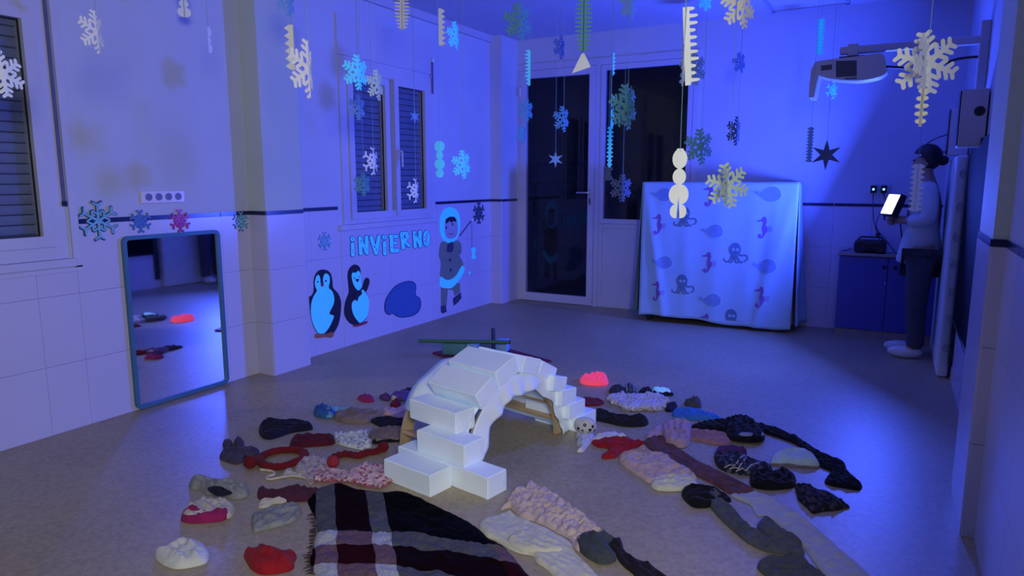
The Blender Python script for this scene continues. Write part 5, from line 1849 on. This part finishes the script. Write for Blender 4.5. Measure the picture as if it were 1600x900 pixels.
skin('body', V, Ed, R_, M_skinp, pe)
# coat with sleeves
V = [(bx_ - .01, by_, .68), (bx_ - .005, by_, .85), (bx_ - .005, by_, 1.0), (bx_, by_, 1.18), (bx_ - .0, by_, 1.27)]
R_ = [(.118, .170), (.112, .165), (.105, .15), (.108, .165), (.07, .095)]
Ed = [(i, i + 1) for i in range(4)]
for sg in (-1, 1):
    i = len(V)
    V += [(bx_, by_ + sg * .165, 1.235), (bx_ + .03, by_ + sg * .205, 1.02), (bx_ - .105, by_ + sg * .11, 1.005)]
    R_ += [.068, .060, .048]
    Ed += [(3, i), (i, i + 1), (i + 1, i + 2)]
skin('coat', V, Ed, R_, M_coatp, pe, 1)
V = [(bx_, by_, .80)]
R_ = [(.125, .15)]
Ed = []
for sg in (-1, 1):
    j = len(V)
    V += [(bx_ - .0, by_ + sg * .085, .72), (bx_ - .008, by_ + sg * .09, .42), (bx_ + .012, by_ + sg * .09, .12), (bx_ + .010, by_ + sg * .09, .075)]
    R_ += [.098, .078, .062, .060]
    Ed += [(0, j), (j, j + 1), (j + 1, j + 2), (j + 2, j + 3)]
skin('trousers', V, Ed, R_, M_trou, pe)
for sg in (-1, 1):
    sx_ = -.02 if sg < 0 else -.045
    mb = MB().ball((bx_ - .03 + sx_, by_ + sg * .09, .045), .10, 3, (1.15, .45, .45))
    mb.v = [(x, y, max(z, .002)) for x, y, z in mb.v]
    put('shoe', mb, mat('white_shoe', (.60, .60, .64), .6, .05, 10), pe, True)
# hair: cap over the back and top of the head, with a low bun
hb = MB().ball((bx_ - .010, by_, 1.455), .094, 3, (1.0, .92, 1.02))
keep = [i for i, v in enumerate(hb.v) if not (v[0] < bx_ - .05 and v[2] < 1.475)]
hm = {o_: i for i, o_ in enumerate(keep)}
hb2 = MB().add([hb.v[i] for i in keep], [tuple(hm[i] for i in f) for f in hb.f if all(i in hm for i in f)])
hb2.ball((bx_ + .085, by_, 1.43), .036, 2)
put('hair', hb2, M_hair, pe, True)
for sg in (-1, 1):
    put('eye', MB().ball((bx_ - .094, by_ + sg * .026, 1.432), .009, 2), M_hair, pe, True)
    put('ear', MB().ball((bx_ - .02, by_ + sg * .072, 1.415), .022, 2, (.7, .35, 1.2)), M_skinp, pe, True)
    hnd = MB().ball((bx_ - .170, by_ + sg * .052, 1.005), .030, 2, (1.1, .6, .9))
    for k in range(4):
        z = 1.030 - k * .017
        ln = (.052, .060, .056, .044)[k]
        y = by_ + sg * .060
        hnd.tube([(bx_ - .185, y, z), (bx_ - .185 - ln * .55, y - sg * .004, z - .004), (bx_ - .185 - ln * .8, y - sg * .022, z - .008), (bx_ - .185 - ln * .7, y - sg * .04, z - .010)], [.0092, .0088, .0082, .0065], 8)
    hnd.tube([(bx_ - .165, by_ + sg * .045, 1.028), (bx_ - .19, by_ + sg * .030, 1.046), (bx_ - .215, by_ + sg * .018, 1.044)], [.011, .010, .007], 8)
    put('hand', hnd, M_skinp, pe, True)
put('mouth', MB().ball((bx_ - .094, by_, 1.375), .012, 1, (.4, 1.3, .4)), mat('lip', (.25, .09, .09), .5, .05, 9), pe, True)

# ================================================================== PAPER SNOWFLAKES HANGING FROM THE CEILING
def half_strip(kind, Lz, wd, seed=0):
    """outline of one half of a folded paper strip: x from the fold outwards, z downwards from 0 to -Lz"""
    P = [(-.003, 0)]
    if kind == 'comb':
        n = max(5, int(Lz / .022))
        rnd = random.Random(seed)
        for i in range(n):
            z0, z1 = -Lz * i / n, -Lz * (i + 1) / n
            h = (z0 - z1)
            k = wd * rnd.uniform(.7, 1.0)
            b = wd * .38
            P += [(b, z0 - h * .02), (k * .9, z0 - h * .10), (k, z0 - h * .25), (k * .97, z0 - h * .42), (k * .8, z0 - h * .52), (b, z0 - h * .56)]
        P += [(wd * .3, -Lz), (-.003, -Lz)]
    elif kind == 'saw':
        n = max(5, int(Lz / (wd * .75)))
        for i in range(n):
            z0, z1 = -Lz * i / n, -Lz * (i + 1) / n
            P += [(wd * .45, z0 - (z0 - z1) * .1), (wd, z0 - (z0 - z1) * .6), (wd * .42, z1)]
        P += [(-.003, -Lz)]
    elif kind == 'bead':
        n = max(3, int(round(Lz / (wd * 2.1))))
        rnd = random.Random(seed)
        ws = [wd * rnd.choice((1.0, .78, .70)) for _ in range(n)]
        tot = sum(ws)
        z = 0
        for k in ws:
            h = Lz * k / tot
            for j in range(9):
                t = PI * (j + .4) / 9.2
                P.append((k * .18 + k * .95 * math.sin(t), z - h * (1 - math.cos(t)) / 2))
            z -= h
        P += [(-.003, -Lz)]
    elif kind == 'fern':        # side of a narrow frond
        n = max(5, int(Lz / .020))
        for i in range(n):
            z0, z1 = -Lz * i / n, -Lz * (i + 1) / n
            e = math.sin(PI * (.18 + .70 * i / n)) ** .7
            P += [(wd * .25, z0), (wd * e * .8, z0 - (z0 - z1) * .05), (wd * e, z0 - (z0 - z1) * .32), (wd * e * .75, z0 - (z0 - z1) * .55), (wd * .25, z0 - (z0 - z1) * .62)]
        P += [(wd * .12, -Lz), (-.003, -Lz)]
    return P


def hang(label, px, py, hpx, kind, m, real=None, yaw=20, tilt=0, group='paper decorations on strings', two=None, w=.22, off=0, nb=3, fat=1.35, seed=1, top=None, fold=None, string=True, sm=M_string):
    """px, py: middle of the piece in the photograph; hpx: its height there; real: its height in metres"""
    real = real or {'flake': .165, 'star': .15}.get(kind, .25)
    d = real * F / hpx
    c = deep(px, py, d)
    # keep it inside the room
    while c[1] > BWY - .25 or c[0] < LWX + .12 or c[0] > RWX - .25 or c[2] > CEIL - .1 and d > 1.4:
        d *= .97
        c = deep(px, py, d)
        real = hpx * d / F
    ya = math.radians(yaw * .6 + 26 if kind == 'flake' else yaw)
    # face the room along the line of sight, then turn about the string by yaw
    v = np.array([c[0], c[1]])
    r0 = np.array([v[1], -v[0]]) / np.linalg.norm(v)
    mb = MB()

    fd = math.radians(fold if fold is not None else (18 if kind in ('flake', 'flake3') else 0))

    def plane(P, ang, t0, t1, tl=0):
        def axis(q):
            ca, sa = math.cos(q), math.sin(q)
            return np.array([r0[0] * ca - r0[1] * sa, r0[0] * sa + r0[1] * ca, 0])
        d1, d2 = axis(ang + fd), axis(ang - fd)
        nn = np.array([-axis(ang)[1], axis(ang)[0], 0])
        cz, sz = math.cos(tl), math.sin(tl)

        def at(a, b, t):
            x, z = a * cz - b * sz, a * sz + b * cz
            return c + (d1 if x > 0 else d2) * x + np.array([0, 0, z]) + nn * t
        mb.plate(P, at, t0, t1)
    if kind in ('flake', 'star', 'flake3'):
        R = real / 2
        if kind == 'star':
            P = []
            n = 12
            for i in range(n):
                a = PI / 2 + 2 * PI * i / n
                q = R if i % 2 == 0 else R * .36
                P.append((q * math.cos(a), q * math.sin(a)))
            polys = [P]
        else:
            polys = fern_polys(R, nb, fat)
        for k, P in enumerate(polys):
            plane(P, ya, -.0006 - .00002 * k, .0006 + .00002 * k, math.radians(tilt))
        if kind == 'flake3' or two is not None:
            for k, P in enumerate(fern_polys(R * .96, nb, fat)):
                plane(P, ya + math.radians(two or 75), -.0006 - .00002 * k, .0006 + .00002 * k, math.radians(tilt) + .5)
        ztop = c[2] + R * .97
    elif kind == 'tri':
        plane([(-.9 * real / 2, -real / 2), (.05 * real, real / 2), (real * .42, -real * .22)], ya, -.0007, .0007)
        ztop = c[2] + real / 2
    else:
        wd = real * w
        angs = two if isinstance(two, (list, tuple)) else [0]
        for k, a in enumerate(angs):
            P = [(x, z + real / 2) for x, z in half_strip(kind, real, wd, seed)]
            plane(P, ya + math.radians(a), -.0006, .0006, math.radians(tilt))
        ztop = c[2] + real / 2
    o = put('paper_snowflake' if kind in ('flake', 'flake3', 'star') else 'paper_icicle', mb, m, None, False, label, 'paper decoration', group)
    if string and ztop < CEIL - .02:
        zt_ = top if top else CEIL
        put('string', MB().tube([(c[0], c[1], ztop - .012), (c[0], c[1], (ztop + zt_) / 2), (c[0], c[1], zt_)], .0011, 5), sm, o)
    return o


h = hang
h('big white paper snowflake in front of the near window', 4, 116, 66, 'flake', M_paper, .16, -12, 8)
h('cream paper snowflake hanging between the near window and the socket strip', 152, 50, 62, 'flake', M_cream, .15, 52, 6, fat=1.1)
h('short white beaded paper strip high over the socket strip', 287, 6, 40, 'bead', M_paper, .14, 10, two=[0, 180], w=.22)
h('thin pale curled paper strip left of the pillar', 326, 62, 40, 'bead', M_paper, .13, 60, two=[0], w=.2)
h('bluish paper snowflake at the top edge over the pillar front', 451, 2, 42, 'flake', M_blue, .14, 40)
h('cream toothed paper strip above the pillar front', 458, 74, 68, 'saw', M_cream, .20, 20, two=[180, 70], w=.20)
h('folded cream half snowflake seen edge-on beside the pillar', 483, 108, 84, 'flake', M_cream, .18, 66, 4, fat=1.2, nb=3)
h('cyan-white paper snowflake on the upper left corner of the second window', 560, 113, 50, 'flake', M_glow, .16, 25, 4)
h('yellow-green paper snowflake overlapping the middle window frame', 591, 133, 44, 'flake', M_green, .15, 48, 10)
h('dim bluish paper snowflake in the left window pane', 561, 168, 36, 'flake', M_blue, .14, 30)
h('small white paper snowflake low in the left window pane', 584, 252, 38, 'flake', M_paper, .14, 50, nb=2)
h('teal paper snowflake at the bottom of the left window pane', 569, 288, 34, 'flake', M_teal, .13, 25)
h('white paper snowflake at the bottom of the right window pane', 650, 298, 34, 'flake', M_paper, .13, 58, nb=2)
h('small bluish paper star standing in for a reflection in the right window pane', 648, 182, 24, 'star', M_blue, .12, 45)  # added where a flake is mirrored in the window glass
h('cream serrated paper leaf pointing down at the top edge', 628, 14, 62, 'fern', M_cream, .24, 0, two=[0, 180], w=.2)
h('white saw-toothed paper strip right of the second window', 686, 42, 56, 'saw', M_paper, .22, 0, two=[0], w=.18)
h('folded bright cyan half snowflake beside the saw-toothed strip', 713, 56, 40, 'flake', M_glow, .16, 62, 14)
h('white wavy beaded paper strip right of the second window', 687, 249, 56, 'bead', M_glow, .22, 15, two=[0, 150], w=.13)
h('bright white-cyan paper snowflake above the fishing child', 725, 257, 42, 'flake', M_glow, .15, 35, 8)
h('dark teal paper snowflake in the back left corner near the ceiling', 813, 34, 54, 'flake', M_teal, .20, 15, 12, fat=1.3)
h('bright cyan comb-edged strip with teeth on its left, by the door frame', 828, 106, 54, 'comb', M_glow, .22, 0, two=[180], w=.16)

h('upper dim teal snowflake at the left edge of the glazed door', 824, 172, 34, 'flake', M_teal, .16, 30, fat=1.2)
h('lower dim teal snowflake at the left edge of the glazed door', 818, 209, 30, 'flake', M_teal, .14, 50, fat=1.2)
h('dark blue thin paper snowflake above the glazed door', 878, 74, 34, 'flake', M_slate, .16, 55)
h('folded teal snowflake hanging in front of the glazed door', 881, 186, 38, 'flake', M_teal, .17, 40, 10, fat=1.2)
h('pale blue six-pointed paper star in the middle of the glazed door', 868, 249, 26, 'star', M_blue, .12, 15)
h('teal frond-shaped paper strip hanging at the top, with a white triangle under it', 912, 36, 86, 'fern', M_teal, .26, 0, two=[0, 180], w=.17)
h('folded white paper triangle above the door frame', 909, 97, 34, 'tri', M_paper, .105, 0)
h('thin bright cyan paper strip above the fixed window pane', 958, 100, 34, 'comb', M_glow, .15, 60, two=[0], w=.22)
h('thin bright cyan paper strip hanging by the door frame, upper one', 955, 174, 50, 'bead', M_glow, .20, 45, two=[0], w=.13)
h('thin bright cyan comb strip hanging by the door frame, lower one', 953, 230, 62, 'comb', M_glow, .24, 30, two=[0, 180], w=.10)
h('dim blue round paper piece under the cyan comb strip', 950, 271, 22, 'bead', M_slate, .10, 0, two=[0, 180], w=.3)
h('grey-blue paper snowflake cut by the top edge above the fixed pane', 987, 6, 46, 'flake', M_blue, .16, 45, 15)
h('glittery teal folded snowflake in front of the fixed pane', 981, 167, 66, 'flake3', M_teal, .22, 50, 10, fat=1.2)
h('dim blue snowflake just left of the covered cabinet top', 973, 294, 40, 'flake', M_slate, .17, 10)
h('large white comb-edged paper strip hanging at the upper middle', 1070, 73, 118, 'comb', M_paper, .26, 0, 4, two=[0, 105], w=.19)
h('blue paper snowflake partly behind the large white comb strip', 1086, 107, 48, 'flake', M_blue, .17, 12, 8)
h('small bright cyan snowflake at the top edge right of the comb strip', 1104, 3, 26, 'flake', M_glow, .12, 20)
h('cream paper snowflake cut by the top edge, right of centre', 1160, 8, 66, 'flake', M_cream, .16, 25, 16)
h('dark slate snowflake on the lit back wall, upper one', 1158, 98, 30, 'flake', M_slate, .15, 40, 20)
h('dark teal snowflake above the covered cabinet', 1096, 229, 52, 'flake', M_teal, .19, 15, 8)
h('dark slate snowflake seen nearly edge-on above the covered cabinet', 1152, 205, 42, 'flake', M_slate, .17, 58)
h('white beaded paper strip of round lobes in front of the printed cloth', 1061, 287, 108, 'bead', M_paper, .24, 5, 4, two=[0, 172], w=.115, seed=4)
h('pale green double paper snowflake in front of the printed cloth', 1138, 290, 66, 'flake3', M_green, .165, 12, 14, fat=1.25)
h('blue saw-toothed paper strip left of the projector', 1282, 57, 54, 'saw', M_glow, .22, 20, two=[0, 180], w=.13)
h('tiny bright cyan snowflake just under the projector', 1303, 141, 24, 'flake', M_glow, .12, 40, nb=2, fat=1.3)
h('pale blue zigzag paper strip below the projector hood', 1266, 226, 54, 'saw', M_blue, .22, 15, two=[180, 30], w=.12)
h('dark six-pointed paper star on the back wall below the projector', 1291, 242, 48, 'star', M_slate, .19, 12)
h('large cream-white paper snowflake at the upper right, crossing the projector arm', 1449, 98, 92, 'flake3', M_paper, .15, 10, 10, fat=1.3)
h('cream frond hanging straight down from the large snowflake at the upper right', 1440, 168, 58, 'fern', M_cream, .092, 0, two=[0, 180], w=.17, string=False)
h('white zigzag paper strip in front of the person', 1432, 293, 74, 'saw', M_paper, .22, 10, two=[0, 180], w=.14)
